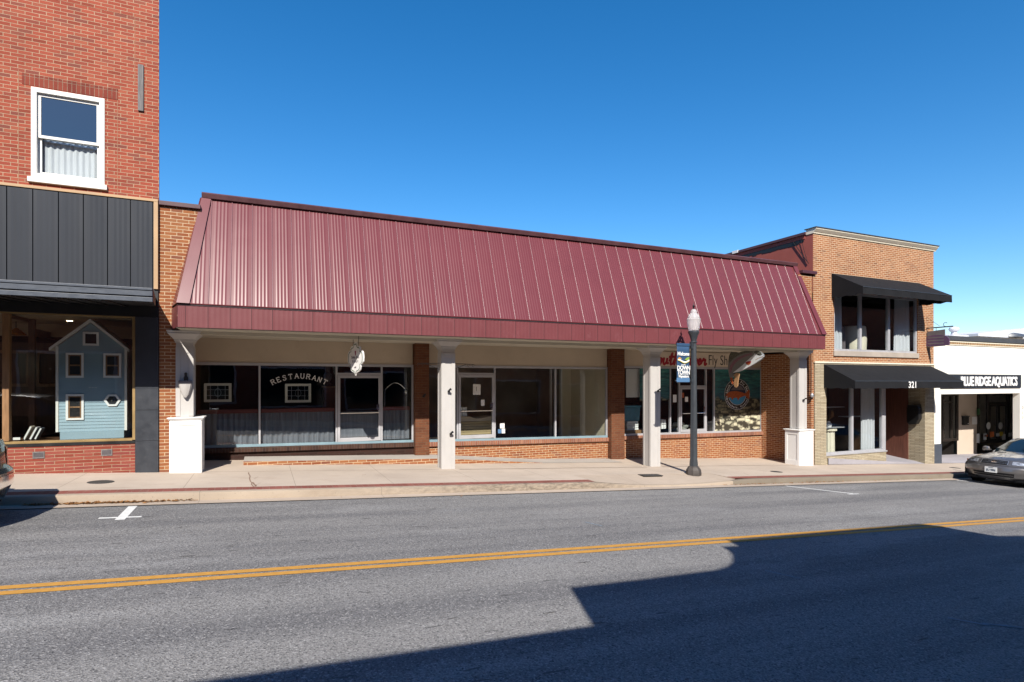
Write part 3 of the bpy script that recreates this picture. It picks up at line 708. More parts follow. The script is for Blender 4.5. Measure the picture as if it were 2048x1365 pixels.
# leaning books and a small card
for k, (dx, col, lab) in enumerate(((0, (.55, .48, .38), 'cream book leaning leftmost on the display shelf by the dollhouse'), (.095, (.42, .40, .40), 'grey book leaning between two others beside the dollhouse'), (.17, (.10, .11, .13), 'dark grey book leaning rightmost of three beside the dollhouse'))):
    bx = -4.19+dx; bk = thing('book', lab, 'book', (bx, .4, -1.09), 'books leaning in the shop window')
    c0 = (bx, -1.088); ln = .27-.02*k; a = R(66); th = .032
    d = (math.cos(a), math.sin(a)); n = (math.sin(a), -math.cos(a))
    def pt(u, w): return (c0[0]+d[0]*u+n[0]*w, c0[1]+d[1]*u+n[1]*w)
    MB().prism([pt(0, 0), pt(0, th), pt(ln, th), pt(ln, 0)], 'xz', .36, .54).build('cover', paint('book_cover', col), bk)
    MB().prism([pt(.004, .005), pt(.004, th-.005), pt(ln-.004, th-.005), pt(ln-.004, .005)], 'xz', .357, .36).build('page_block', 'paper', bk)
mb = MB(); mb.box(-4.27, -4.15, .10, .115, -1.075, -1.03); tag(mb.build('name_card', 'paper'), 'small white card at the bottom left of the dollhouse window', 'card')

# ================================================================== RESTAURANT ROW WITH MAROON ROOF
RB = thing('shop_row', 'low orange brick shop row with maroon metal mansard roof and arcade', 'building', (7.5, 1, walk(7.5)))
YE, ZE, YR, ZR = -.72, 1.53, .2, 3.89
XEL, XER, XRL, XRR = -1.515, 16.50, -1.16, 16.24
SY = 1.95
# brick walls
mb = MB()
for a, b in ((X1+.003, -1.16), (16.15, 16.80)): mb.box(a, b, 0, .3, 1.0, 3.56)
mb.quad((-1.16, .05, 1.0), (16.15, .05, 1.0), (16.15, .05, 2.9), (-1.16, .05, 2.9)); mb.quad((-1.16, .3, 1.0), (-1.16, .3, 3.88), (16.15, .3, 3.88), (16.15, .3, 1.0))
mb.box(X1+.003, -1.50, 0.001, SY-.05, -2.2, .999)          # left pier
mb.quad((16.78, .02, -3.0), (16.56, SY+.1, -3.0), (16.56, SY+.1, .999), (16.78, .02, .999)); mb.quad((16.78, .02, -3.0), (16.78, .02, .999), (16.90, .02, .999), (16.90, .02, -3.0))
mb.build('wall', 'orange_brick', RB)
MB().box(X1+.004, -1.17, -.06, .36, 3.562, 3.65).build('parapet_cap', 'maroon_dark', RB, bevel=.006)
MB().box(16.26, 16.93, -.09, .36, 3.60, 3.70).build('parapet_cap', 'maroon_dark', RB, bevel=.006)
# roof skin
nrm = Vector((0, -(ZR-ZE), (YR-YE))).normalized()
def rp(x, t, h=0.):
    return (x+0., YE+(YR-YE)*t+nrm.y*h, ZE+(ZR-ZE)*t+nrm.z*h)
def tmax(x):
    t = 1.
    if x < XRL: t = min(t, (x-XEL)/(XRL-XEL))
    if x > XRR: t = min(t, (XER-x)/(XER-XRR))
    return max(0., t)
PW = .3885; S0 = -1.37
seam_x = [S0+PW*i for i in range(-1, 47)]
seam_x = [s for s in seam_x if XEL < s < XER]
cols = []
for s in [S0-PW]+seam_x:
    off = random.uniform(-.35, .35)
    for k in range(33):
        u = k/33
        h = 0.
        for c in (.24, .41, .58, .75):
            d = abs(u-c)/.058
            if d < 1: h += .0042*.5*(1+math.cos(math.pi*d))
        h += .0018*math.sin(u*math.pi+off)          # slight oil-canning
        x = s+u*PW
        if XEL <= x <= XER: cols.append((x, h))
mb = MB(); vs = []
NR = 6
for x, h in cols:
    for j in range(NR+1):
        t = tmax(x)*j/NR; vs.append(rp(x, t, h+.0012*math.sin(t*5+x*3)))
fs = [(i*(NR+1)+j, (i+1)*(NR+1)+j, (i+1)*(NR+1)+j+1, i*(NR+1)+j+1) for i in range(len(cols)-1) for j in range(NR)]
mb.add(vs, fs); roof = mb.build('roof', 'maroon', RB, smooth=True)
mb = MB()
for s in seam_x:
    t = tmax(s)
    if t < .06: continue
    pf = [(-.014*math.cos(k*math.pi/7), .017*math.sin(k*math.pi/7)) for k in range(8)]
    a = [rp(s+u, 0, h) for u, h in pf]; b = [rp(s+u, t, h) for u, h in pf]
    mb.add(a+b, [tuple(range(8))]+[(k, 8+k, 9+k, k+1)[::-1] for k in range(7)])
mb.build('standing_seam', 'maroon_seam', roof, smooth=True)
# rake boards, ridge cap, end closures
mb = MB()
def rake(xe, xr, w):
    A = [rp(xe, 0, .0), rp(xe+w, 0, .0), rp(xr+w*.8, 1, 0), rp(xr, 1, 0)]
    B = [rp(xe, -.008, .05), rp(xe+w, -.008, .045), rp(xr+w*.8, 1, .045), rp(xr, 1, .05)]
    f = [(3, 2, 1, 0), (4, 5, 6, 7), (0, 1, 5, 4), (1, 2, 6, 5), (2, 3, 7, 6), (3, 0, 4, 7)]
    if w < 0: f = [q[::-1] for q in f]
    mb.add(A+B, f)
rake(XEL, XRL, .22); mb.build('rake_board', 'maroon', roof); mb = MB(); rake(XER, XRR, -.20); mb.build('rake_board', 'maroon', roof); mb = MB()
mb.quad(rp(XEL, 0), rp(XRL, 1), (XRL-.05, .3, ZR), (-1.69, 0, ZE)); mb.build('roof_end', 'maroon', roof); mb = MB(); mb.quad(rp(XER, 0), (XER, 0, ZE), (XRR, .3, ZR), rp(XRR, 1))
mb.build('roof_end', 'maroon', roof)
mb = MB(); mb.prism([(YR-.075, ZR-.035), (YR-.105, ZR+.05), (YR-.06, ZR+.085), (YR+.3, ZR+.085), (YR+.3, ZR-.035)], 'yz', XRL-.005, XRR+.03)
mb.build('ridge_cap', 'cap', roof)
mb = MB(); mb.quad((XRL, YR+.05, ZR), (XRR, YR+.05, ZR), (XRR, .31, 3.0), (XRL, .31, 3.0)); mb.quad((X1+.01, .36, 3.4), (16.8, .36, 3.4), (16.8, 12, 3.2), (X1+.01-1.5, 12, 3.2)); mb.build('flat_roof', 'cap', RB)
# fascia
mb = MB(); FB = 1.065
xs = [XEL+.01]+seam_x+[XER-.01]
for a, b in zip(xs, xs[1:]):
    a2, b2 = a+.004, b-.004; y = YE
    n = 13; top = []; bot = []
    for k in range(n+1):
        u = k/n; h = .0022*math.cos(u*2*math.pi*4)
        top.append((a2+(b2-a2)*u, y-h, ZE-.045)); bot.append((a2+(b2-a2)*u, y-h, FB))
    mb.add(top+bot, [(k, n+1+k, n+2+k, k+1) for k in range(n)])
fas = mb.build('fascia', 'maroon_fascia', RB, smooth=True)
mb = MB(); mb.box(XEL+.01, XER-.01, YE+.006, YE+.05, FB+.002, ZE-.05); mb.build('fascia_backing', 'seam_dark', fas)
mb = MB(); mb.quad((-1.69, -.002, FB), (XEL+.008, YE, FB), (XEL+.008, YE, ZE-.045), (-1.69, -.002, ZE-.045)); mb.build('fascia_return', 'maroon_fascia', fas); mb = MB(); mb.quad((XER-.008, YE, FB), (XER-.008, -.002, FB), (XER-.008, -.002, ZE-.045), (XER-.008, YE, ZE-.045)); mb.build('fascia_return', 'maroon_fascia', fas)
mb = MB(); mb.box(XEL, XER, YE-.022, YE+.05, ZE-.012, ZE+.004); mb.build('drip_edge', 'maroon', fas)
mb = MB(); mb.box(XEL+.005, XER-.005, YE-.008, YE+.05, ZE-.046, ZE-.014); mb.build('drip_gap', 'seam_dark', fas)
# soffit, beam, header wall
mb = MB(); mb.box(-1.52, XER-.02, YE+.055, SY+.2, 1.052, 1.064); mb.build('soffit', 'trim_beige', RB)
mb = MB(); mb.box(-1.52, 16.6, -.02, .14, .985, 1.05); mb.box(-1.52, 16.6, -.04, -.02, 1.02, 1.05); mb.build('beam', 'trim_beige', RB)
mb = MB()
for a, b in ((-1.50, 3.74), (4.16, 9.98), (10.51, 16.62)): mb.box(a, b, SY-.02, SY+.12, .47, 1.05)
mb.build('header_wall', 'beige', RB)
MB().box(3.76, 4.14, 1.70, SY+.12, -2.2, 1.05).build('brick_pier', 'pier_brick', RB); MB().box(10.0, 10.49, 1.70, SY+.12, -2.6, 1.05).build('brick_pier', 'pier_brick', RB)
# sills and knee walls
def sillbay(x0, x1, z0, z1, brickmat, wallmat):
    MB().box(x0, x1, SY-.13, SY+.05, (z0-.15, z1-.15), (z0-.03, z1-.03)).build('brick_sill', brickmat, RB, bevel=.008)
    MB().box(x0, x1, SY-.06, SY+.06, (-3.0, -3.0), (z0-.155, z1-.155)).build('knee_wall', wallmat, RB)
sillbay(-1.50, 3.755, -1.525, -1.60, 'dark_sill_brick', 'dark_brick')  # shade over this bay is painted into its brick colours
sillbay(4.145, 9.99, -1.615, -1.715, 'sill_brick', 'orange_brick')
sillbay(10.50, 16.61, -1.69, -1.755, 'sill_brick', 'orange_brick')
# porch slab with brick riser
mb = MB()
pz = lambda x: -1.80-.04*(x+.4)
mb.add([(-.4, .95, pz(-.4)), (4.3, .95, pz(4.3)), (4.3, SY-.06, pz(4.3)), (-.4, SY-.06, pz(-.4))], [(0, 1, 2, 3)])
mb.add([(4.3, .95, pz(4.3)), (7.2, .95, walk(7.2)+.006), (9.9, .95, walk(9.9)+.006), (9.9, SY-.06, walk(9.9)+.006), (7.2, SY-.06, walk(7.2)+.006), (4.3, SY-.06, pz(4.3))], [(0, 1, 4, 5), (1, 2, 3, 4)])
mb.build('porch_floor', 'porch_concrete', RB)
mb = MB(); mb.quad((-.4, .95, -2.2), (4.3, .95, -2.3), (4.3, .95, pz(4.3)-.0), (-.4, .95, pz(-.4)-.0)); mb.quad((4.3, .95, -2.5), (7.2, .95, -2.5), (7.2, .95, walk(7.2)+.006), (4.3, .95, pz(4.3))); mb.quad((-.4, .95, -2.2), (-.4, .95, pz(-.4)), (-.4, SY, pz(-.4)), (-.4, SY, -2.2))
mb.build('porch_riser', 'orange_brick', RB)
# shopfronts
def member(mb, x0, x1, z0, z1): mb.box(x0, x1, SY-.035, SY+.045, z0, z1)
def sillz(x, a): return a[2]+(a[3]-a[2])*(x-a[0])/(a[1]-a[0])
def storefront(a, posts, top, name):
    x0, x1 = a[0], a[1]
    mb = MB(); mb.box(x0, x1, SY-.04, SY+.045, top-.045, top+.02)
    allp = [x0+.02]+posts+[x1-.02]
    for p in allp: member(mb, p-.022, p+.022, sillz(p, a)+.03, top-.045)
    o = mb.build(name, 'alu', RB)
    MB().box(x0, x1, SY-.05, SY+.048, (a[2]-.03, a[3]-.03), (a[2]+.03, a[3]+.03)).build('bottom_rail', 'alu_blue' if x0 < 9 else 'alu', o)
    return o
def door(par, x0, x1, zb, zt, handle_side, ystile=.06, mat='alu'):
    mb = MB(); y0, y1 = SY-.05, SY+.0
    mb.box(x0, x0+ystile, y0, y1, zb, zt); mb.box(x1-ystile, x1, y0, y1, zb, zt)
    mb.box(x0+ystile, x1-ystile, y0, y1, zt-.075, zt); mb.box(x0+ystile, x1-ystile, y0, y1, zb, zb+.10)
    d = mb.build('door', mat, par, bevel=.003)
    pane(x0+ystile, x1-ystile, zb+.10, zt-.075, SY-.025, d)
    hx = x1-ystile-.02 if handle_side > 0 else x0+ystile+.02
    h = MB(); h.tube([(x0+ystile, y0-.05, (zb+zt)/2-.12), (x1-ystile, y0-.05, (zb+zt)/2-.12)], .014); h.tube([(x0+ystile+.02, y0, (zb+zt)/2-.12), (x0+ystile+.02, y0-.05, (zb+zt)/2-.12)], .014)
    h.tube([(x1-ystile-.02, y0, (zb+zt)/2-.12), (x1-ystile-.02, y0-.05, (zb+zt)/2-.12)], .014)
    h.box(hx-.035, hx+.035, y0-.012, y0-.001, (zb+zt)/2-.06, (zb+zt)/2+.1)
    h.build('handle', 'chrome', d, smooth=True)
    return d
# restaurant bay
A = (-1.50, 3.755, -1.525, -1.60)
TOP = .455
o = storefront(A, [-.07, 1.745, 2.905], TOP, 'restaurant_front')
for x0, x1 in ((-1.46, -.092), (-.048, 1.723), (2.927, 3.70)): pane(x0, x1, -1.56, TOP-.045, SY+.005, o)
mb = MB(); mb.box(1.767, 2.883, SY-.035, SY+.045, .19, .245); mb.build('transom_bar', 'alu', o); pane(1.767, 2.883, .245, TOP-.045, SY+.005, o)
door(o, 1.775, 2.875, -1.545, .185, 1)
# RESTAURANT lettering, serif strokes on an arc
GL = {'R': [[(0, 0), (0, 1)], [(0, 1), (.45, 1), (.6, .88), (.6, .65), (.45, .53), (0, .53)], [(.35, .53), (.68, 0)]],
      'E': [[(0, 0), (0, 1)], [(0, 1), (.55, 1), (.55, .86)], [(0, .52), (.42, .52)], [(0, 0), (.58, 0), (.58, .15)]],
      'S': [[(.55, .8), (.5, .95), (.3, 1.02), (.08, .92), (.05, .72), (.25, .56), (.48, .44), (.57, .25), (.45, .05), (.22, -.02), (.03, .06), (0, .22)]],
      'T': [[(.33, 0), (.33, 1)], [(0, .86), (0, 1), (.66, 1), (.66, .86)]],
      'A': [[(0, 0), (.36, 1.02), (.72, 0)], [(.14, .36), (.58, .36)]],
      'U': [[(0, 1), (0, .25), (.12, .04), (.33, -.02), (.52, .05), (.62, .25), (.62, 1)]],
      'N': [[(0, 0), (0, 1), (.62, 0), (.62, 1)]]}
SER = {'R': [(0, 0), (.68, 0)], 'E': [], 'S': [], 'T': [(.33, 0)], 'A': [(0, 0), (.72, 0)], 'U': [(0, 1), (.62, 1)], 'N': [(0, 0), (.62, 1)]}
lift = [0]
def ribbon2(mb, pts, w, mapf):
    for (x0, y0), (x1, y1) in zip(pts, pts[1:]):
        lift[0] = (lift[0]+1) % 40          # overlapping strokes never share a plane
        d = Vector((x1-x0, y1-y0)); L = d.length
        if L < 1e-6: continue
        d /= L; n = Vector((-d.y, d.x))*w/2; e = d*w*.35
        mb.quad(*[(lambda p: (p[0], p[1]-.00015*lift[0], p[2]))(mapf(*q)) for q in ((x0-n.x-e.x, y0-n.y-e.y), (x1-n.x+e.x, y1-n.y+e.y), (x1+n.x+e.x, y1+n.y+e.y), (x0+n.x-e.x, y0+n.y-e.y))])
mb = MB(); word = 'RESTAURANT'; cz = -1.15; cxw = .85; rad = 1.25
H = .118
for i, ch in enumerate(word):
    a = R(90)-R(62)*((i+.5)/len(word)-.5)
    bx, bz = cxw+rad*math.cos(a), cz+rad*math.sin(a); ca_, sa_ = math.cos(a-R(90)), math.sin(a-R(90))
    def mp(x, y, bx=bx, bz=bz, ca_=ca_, sa_=sa_):
        u, v = (x-.33)*H, y*H; return (bx+u*ca_-v*sa_, SY-.004, bz+u*sa_+v*ca_)
    for st in GL[ch]: ribbon2(mb, st, .14, mp)
    for x, y in SER[ch]: ribbon2(mb, [(x-.13, y), (x+.13, y)], .07, mp)
mb.build('lettering', 'white', o)
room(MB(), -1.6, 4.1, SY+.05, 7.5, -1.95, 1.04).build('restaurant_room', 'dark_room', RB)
# half curtains behind the glass
for x0, x1, lab, n in ((-1.42, -.10, 'grey half curtain under red rail in leftmost restaurant window', 11), (-.03, 1.70, 'wide grey half curtain under red rail left of the restaurant door', 14), (2.93, 3.68, 'narrow grey half curtain under red rail right of the restaurant door', 6)):
    c = thing('half_curtain', lab, 'curtain', ((x0+x1)/2, SY+.12, -1.5), 'half curtains in the restaurant windows')
    mb = MB(); pleat(mb, x0, x1, SY+.12, -1.54, -.76, n, .02); mb.build('fabric', 'grey_curtain', c, smooth=True)
    MB().box(x0, x1, SY+.085, SY+.15, -.758, -.665).build('rail', 'red_rail', c)
mb = MB(); mb.box(1.84, 2.81, SY+.02, SY+.03, -1.44, -.77); tag(mb.build('door_panel', 'grey_curtain'), 'grey fabric panel across the lower half of the restaurant door', 'curtain')
def leaded(px0, py0, px1, py1, y, lab):
    a, t = at(px0, py0, y); b, u = at(px1, py1, y)
    g = thing('leaded_panel', lab, 'stained glass', ((a+b)/2, y, u), 'framed leaded glass panels in the restaurant windows')
    frame(MB(), a, b, u, t, .06, y-.02, y+.02).build('frame', 'white_wood', g)
    MB().quad((a+.06, y, u+.06), (b-.06, y, u+.06), (b-.06, y, t-.06), (a+.06, y, t-.06)).build('pane', 'pane_dark', g)
    mb = MB(); cx, cz = (a+b)/2, (t+u)/2
    for dx in (-.16, 0, .16): mb.box(cx+dx-.004, cx+dx+.004, y-.008, y-.002, u+.06, t-.06)
    for dz in (-.07, .07): mb.box(a+.06, b-.06, y-.0085, y-.0025, cz+dz-.004, cz+dz+.004)
    mb.tube([(cx+.07*math.cos(R(k*30)), y-.005, cz+.1*math.sin(R(k*30))) for k in range(13)], .004, 4)
    mb.build('leading', 'steel', g)
    mb = MB()
    for dx in (-.2, .2): mb.tube([(cx+dx, y, t), (cx+dx, y, 1.03)], .003, 4)
    mb.build('chain', 'black', g)
leaded(408, 767, 463, 804, SY+.35, 'white framed leaded glass panel in leftmost restaurant window')
leaded(570, 768, 622, 805, SY+.35, 'white framed leaded glass panel under the RESTAURANT lettering')
# furniture glimpsed inside
x0, z0 = at(450, 858, SY+.6); x1, z1 = at(512, 872, SY+.6)
mb = MB(); mb.box(x0-.3, x1+.1, SY+.5, SY+1.0, -1.95, z1); tb = thing('bench', 'dark bench with pale cushion behind leftmost restaurant window', 'bench', (x0, SY+.7, -1.95)); mb.build('seat', 'black', tb); MB().box(x0-.45, x0-.33, SY+.5, SY+1., -1.95, z0+.45).build('end_panel', 'wood_dark', tb); MB().box(x0, x1, SY+.52, SY+.95, z1+.002, z0).build('cushion', 'cream', tb, bevel=.02)
x0, z0 = at(648, 776, SY+1.2); x1, z1 = at(668, 800, SY+1.2)
mb = MB(); mb.box(x0, x1+.1, SY+1.2, SY+1.6, -1.95, z0); st = thing('host_stand', 'reddish wooden stand left of the restaurant door', 'stand', (x0, SY+1.4, -1.95)); mb.build('body', 'wood_door', st); MB().box(x0-.03, x1+.13, SY+1.17, SY+1.63, z0+.002, z0+.04).build('top', 'wood', st)
cx_, cz_ = at(656, 760, SY+1.35)
bu = MB(); bu.lathe(cx_, SY+1.4, [(.09, z0+.042), (.1, z0+.1), (.05, z0+.16), (.10, z0+.25), (.12, z0+.36), (.06, z0+.43), (.075, z0+.5), (.07, z0+.57), (.02, z0+.6)], 16); tag(bu.build('statue', 'grey_board', smooth=True), 'grey bust standing on the reddish wooden stand', 'statue')
al = thing('arc_lamp', 'chrome arc lamp with round head right of the restaurant door', 'lamp', at(775, 780, SY+.5)[:1]+(SY+.5, -1.5))
pts = [(at(770+44*t, 780-14*math.sin(math.pi*min(1, t*1.05)), SY+.5)) for t in [i/14 for i in range(15)]]
MB().tube([(p[0], SY+.5, p[1]) for p in pts], .012, 8).build('arm', 'chrome', al, smooth=True)
hx, hz = at(812, 785, SY+.5); MB().lathe(hx, SY+.5, [(.01, hz+.09), (.07, hz+.06), (.09, hz), (.07, hz-.05), (.02, hz-.07)], 16).build('head', 'chrome', al, smooth=True)
MB().tube([(pts[0][0], SY+.5, pts[0][1]), (pts[0][0]-.02, SY+.5, -1.9)], .014).build('post', 'chrome', al)
MB().lathe(pts[0][0], SY+.5, [(.16, -1.95), (.16, -1.91), (.03, -1.9)], 20).build('base', 'black', al)
# vacant bay
A = (4.145, 9.99, -1.615, -1.715)
o = storefront(A, [5.02, 6.15, 8.14], TOP, 'vacant_front')
for x0, x1 in ((4.18, 4.998), (6.172, 8.118), (8.162, 9.95)): pane(x0, x1, -1.66, TOP-.045, SY+.005, o)
mb = MB(); mb.box(5.042, 6.128, SY-.035, SY+.045, .22, .27); mb.build('transom_bar', 'alu', o); pane(5.042, 6.128, .27, TOP-.045, SY+.005, o)
door(o, 5.05, 6.12, -1.60, .215, 1)
room(MB(), 4.12, 10.0, SY+.05, 7.0, -2.2, 1.04).build('vacant_room', 'vacant_room', RB)
mb = MB(); mb.quad((9.96, SY+.06, -2.15), (9.96, SY+.06, 1.0), (9.96, SY+2.6, 1.0), (9.96, SY+2.6, -2.15)); mb.box(9.55, 9.95, SY+2.2, SY+2.35, -2.15, 1.0); mb.build('inner_wall', 'beige_room', RB)
mb = MB(); mb.box(9.50, 9.545, SY+2.1, SY+2.2, -2.15, .95); mb.box(9.35, 9.395, SY+2.6, SY+2.7, -2.15, .9); mb.build('inner_door_frame', 'white', RB)
def notice(px0, py0, px1, py1, y, lab, mat='paper', name='notice', cat='notice', group='papers taped inside the shop doors'):
    a, t = at(px0, py0, y); b, u = at(px1, py1, y)
    mb = MB(); mb.box(a, b, y-.003, y, u, t); p = mb.build(name, mat); tag(p, lab, cat, group)
    return p
DYG = SY-.028
p1 = notice(946, 769, 961, 790, DYG, 'largest white paper taped high on the vacant shop door'); a_, t_ = at(953, 774, DYG); MB().box(a_-.006, a_+.006, DYG-.0045, DYG-.0035, t_-.12, t_).build('print', 'black', p1)
notice(962, 800, 969, 812, DYG, 'small white paper low on the vacant shop door')
notice(1000, 847, 1009, 857, SY-.002, 'white sticker at the left foot of the wide vacant window')
notice(996, 859, 1003, 867, SY-.002, 'blue sticker at the left foot of the wide vacant window', 'blue_cloth')
notice(1003.5, 858, 1010, 867, SY-.002, 'pale sticker beside the blue one under the wide vacant window')
# stacked boards inside the vacant door
sb = thing('board_stack', 'stack of tan and yellow boards behind the vacant shop door', 'boards', (5.6, SY+.5, -1.6))
mb = MB()
for k in range(7): mb.box(5.12+random.uniform(-.02, .03), 6.2+random.uniform(-.03, .03), SY+.2+.01*k, SY+.9, -1.66+.075*k, -1.66+.075*k+.066)
mb.build('board', 'tan_board', sb); MB().box(5.10, 6.22, SY+.22, SY+.92, -2.2, -1.662).build('trestle', 'wood_dark', sb)
mb = MB(); mb.prism([(5.10, -1.13), (6.2, -1.13), (6.2, -.99), (5.95, -1.03), (5.7, -1.06), (5.45, -.99), (5.25, -.98), (5.12, -1.02)], 'xz', SY+.25, SY+.85); mb.build('dust_sheet', 'beige', sb)
def paperbox(px0, py0, px1, py1, y, lab):
    a, t = at(px0, py0, y); b, u = at(px1, py1, y)
    c = thing('carton', lab, 'box', ((a+b)/2, y, u), 'white cartons in the shop windows')
    MB().box(a, b, y, y+.3, u, t).build('body', 'paper', c, bevel=.006)
    mb = MB(); mb.box(a+.002, b-.002, y-.004, y-.001, (t+u)/2-.008, (t+u)/2+.008); mb.box((a+b)/2-.006, (a+b)/2+.006, y-.005, y-.001, u, t); mb.build('tape', 'grey_board', c)
paperbox(915, 815, 934, 836, SY+.3, 'white carton high behind the vacant shop door beside the column')
# fly shop bay
A = (10.50, 16.61, -1.69, -1.755)
TOPF = .50
o = storefront(A, [12.48, 12.86, 14.02, 14.38], TOPF, 'fly_shop_front')
for x0, x1 in ((10.54, 12.458), (12.502, 12.838), (14.042, 14.358), (14.402, 16.57)): pane(x0, x1, -1.72, TOPF-.045, SY+.005, o)
mb = MB(); mb.box(12.882, 13.998, SY-.035, SY+.045, -.16, -.11); mb.build('transom_bar', 'alu', o); pane(12.882, 13.998, -.11, TOPF-.045, SY+.005, o)
door(o, 12.89, 13.99, -1.70, -.165, 1)
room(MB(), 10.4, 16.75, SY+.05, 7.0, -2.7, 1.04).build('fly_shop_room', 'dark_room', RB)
# printed river film on the big pane
mu = thing('window_mural', 'river scene film with boulders covering the big fly shop window', 'mural', (15.5, SY+.02, -1.7))
MB().box(14.404, 16.556, SY-.004, SY+.002, -1.70, TOPF-.05).build('film', 'mural', mu)
mu2 = thing('window_mural', 'river scene film on the fly shop window behind the bare column', 'mural', (11.7, SY+.02, -1.7))
MB().box(11.25, 12.456, SY-.004, SY+.002, -.6, TOPF-.05).build('film', 'mural', mu2)
# oval logo
lg = thing('oval_logo', 'oval black bordered logo with red trout on the river mural', 'logo', (15.45, SY-.01, -.4))
ocx, ocz = at(1474, 789, SY); rx, rz = .60, .555
def oval(kx, kz, n=48): return [(ocx+rx*kx*math.cos(2*math.pi*i/n), ocz+rz*kz*math.sin(2*math.pi*i/n)) for i in range(n)]
yl0 = SY-.008
MB().prism(oval(1, 1), 'xz', yl0-.002, yl0).build('border', 'black', lg)
mb = MB(); o1, o2 = oval(.985, .985), oval(.965, .965)
for P_, Q_ in ((o1, o2), (oval(.70, .70), oval(.68, .68))):
    n = len(P_); mb.add([(x, yl0-.0045, z) for x, z in P_]+[(x, yl0-.0045, z) for x, z in Q_], [(k, (k+1) % n, n+(k+1) % n, n+k) for k in range(n)])
mb.build('ring', 'white', lg)
MB().prism([p for p in oval(.67, .67) if p[1] > ocz-.04], 'xz', yl0-.004, yl0-.0025).build('night_sky', paint('logo_navy', (.012, .022, .06)), lg)
MB().prism([p for p in oval(.67, .67) if p[1] < ocz-.02], 'xz', yl0-.004, yl0-.0025).build('water', 'sky_blue', lg)
MB().prism([(ocx-.3, ocz+.15), (ocx-.1, ocz+.30), (ocx+.02, ocz+.25), (ocx+.15, ocz+.33), (ocx+.33, ocz+.15)], 'xz', yl0-.0055, yl0-.0045).build('mountain', 'grey_board', lg)
fpts = [(-.92, -.06), (-.80, .10), (-.55, .22), (-.1, .25), (.35, .16), (.62, .08), (.86, .30), (.97, .30), (.94, -.28), (.84, -.26), (.62, -.06), (.2, -.18), (.05, -.36), (-.03, -.18), (-.3, -.20), (-.38, -.34), (-.5, -.18), (-.85, -.16), (-.72, -.07)]
MB().prism([(ocx+x*rx, ocz-.02+y*rz) for x, y in fpts], 'xz', yl0-.010, yl0-.006).build('trout', 'rust', lg)
def oval_text(body, a0, a1, flip, size):
    mb = MB()
    for i, ch in enumerate(body):
        if ch == ' ': continue
        a = R(a0+(a1-a0)*i/(len(body)-1)); vs, fs = text(ch, size, .002, extrude=.001)
        px, pz = ocx+rx*.835*math.cos(a), ocz+rz*.835*math.sin(a)
        rot = math.atan2(rz*math.sin(a), rx*math.cos(a))-math.pi/2+(math.pi if flip else 0)
        c, s = math.cos(rot), math.sin(rot)
        mb.add([(px+v[0]*c-(v[1]-size*.35)*s, yl0-.0065-v[2], pz+v[0]*s+(v[1]-size*.35)*c) for v in vs], fs)
    return mb
oval_text('South River Fly Shop', 172, 8, False, .115).build('lettering', 'white', lg)
oval_text('Waynesboro, Virginia', 194, 346, True, .105).build('lettering', 'white', lg)
# things in the fly shop window
x0, z0 = at(1252, 738, SY+.1); x1, z1 = at(1281, 795, SY+.1)
mb = MB(); mb.box(x0, x1, SY+.09, SY+.11, z1, z0); tag(mb.build('roller_blind', 'white'), 'pale grey roller blind half down in left fly shop window', 'blind')
kk = thing('cooler', 'blue plastic cooler low in the left fly shop window', 'cooler', (10.9, SY+.3, -1.2))
x0, z0 = at(1248, 815, SY+.25); x1, z1 = at(1281, 842, SY+.25)
MB().prism([(x0, z1), (x1-.04, z1), (x1, z0), (x0, z0)], 'xz', SY+.25, SY+.6).build('tub', 'blue_plastic', kk, bevel=.02); MB().box(x0-.01, x1+.02, SY+.23, SY+.62, z0+.002, z0+.05).build('lid', paint('cooler_lid', (.10, .35, .48), rough=.4), kk, bevel=.01)
cu = thing('paper_stack', 'stack of white cartons under the blue cooler', 'boxes', (10.9, SY+.25, -1.7))
x0, z0 = at(1254, 843, SY+.2); x1, z1 = at(1277, 860, SY+.2)
mb = MB()
for k in range(4): mb.box(x0+random.uniform(-.02, .02), x1+random.uniform(-.02, .02), SY+.2, SY+.55, z1+(z0-z1)*k/4, z1+(z0-z1)*(k+.9)/4)
mb.build('carton', 'paper', cu, bevel=.006); MB().box(x0-.15, x1+.35, SY+.15, SY+.7, -2.5, z1-.002).build('shelf', 'wood', cu)
paperbox(1323, 840, 1332, 858, SY+.2, 'small white carton in fly shop window right of the bare column')
notice(1346, 790, 1353, 805, SY-.002, 'white card on narrow pane left of the fly shop door')
notice(1370, 794, 1376, 804, DYG, 'pale green card on the fly shop door behind the lamp post', 'stucco_white')
notice(1364, 786, 1368, 796, DYG, 'small red sticker on the fly shop door', 'rust')
rk = thing('rock_pile', 'pile of pale river stones inside the fly shop door', 'stones', (13.4, SY+.6, -1.75))
for k in range(16):
    x = 12.95+random.random()*.95; zz = -1.70+.085*(k//4); r = random.uniform(.07, .12)
    b = MB(); b.lathe(x, SY+.35+random.random()*.2, [(r*.2, zz-r*.6), (r*.8, zz-r*.45), (r, zz), (r*.8, zz+r*.4), (r*.25, zz+r*.6)], 10, 1.2, .9); b.build('stone', random.choice([paint('stone_grey', (.3, .3, .27), rough=.9), paint('stone_pale', (.5, .48, .4), rough=.9)]), rk, smooth=True)
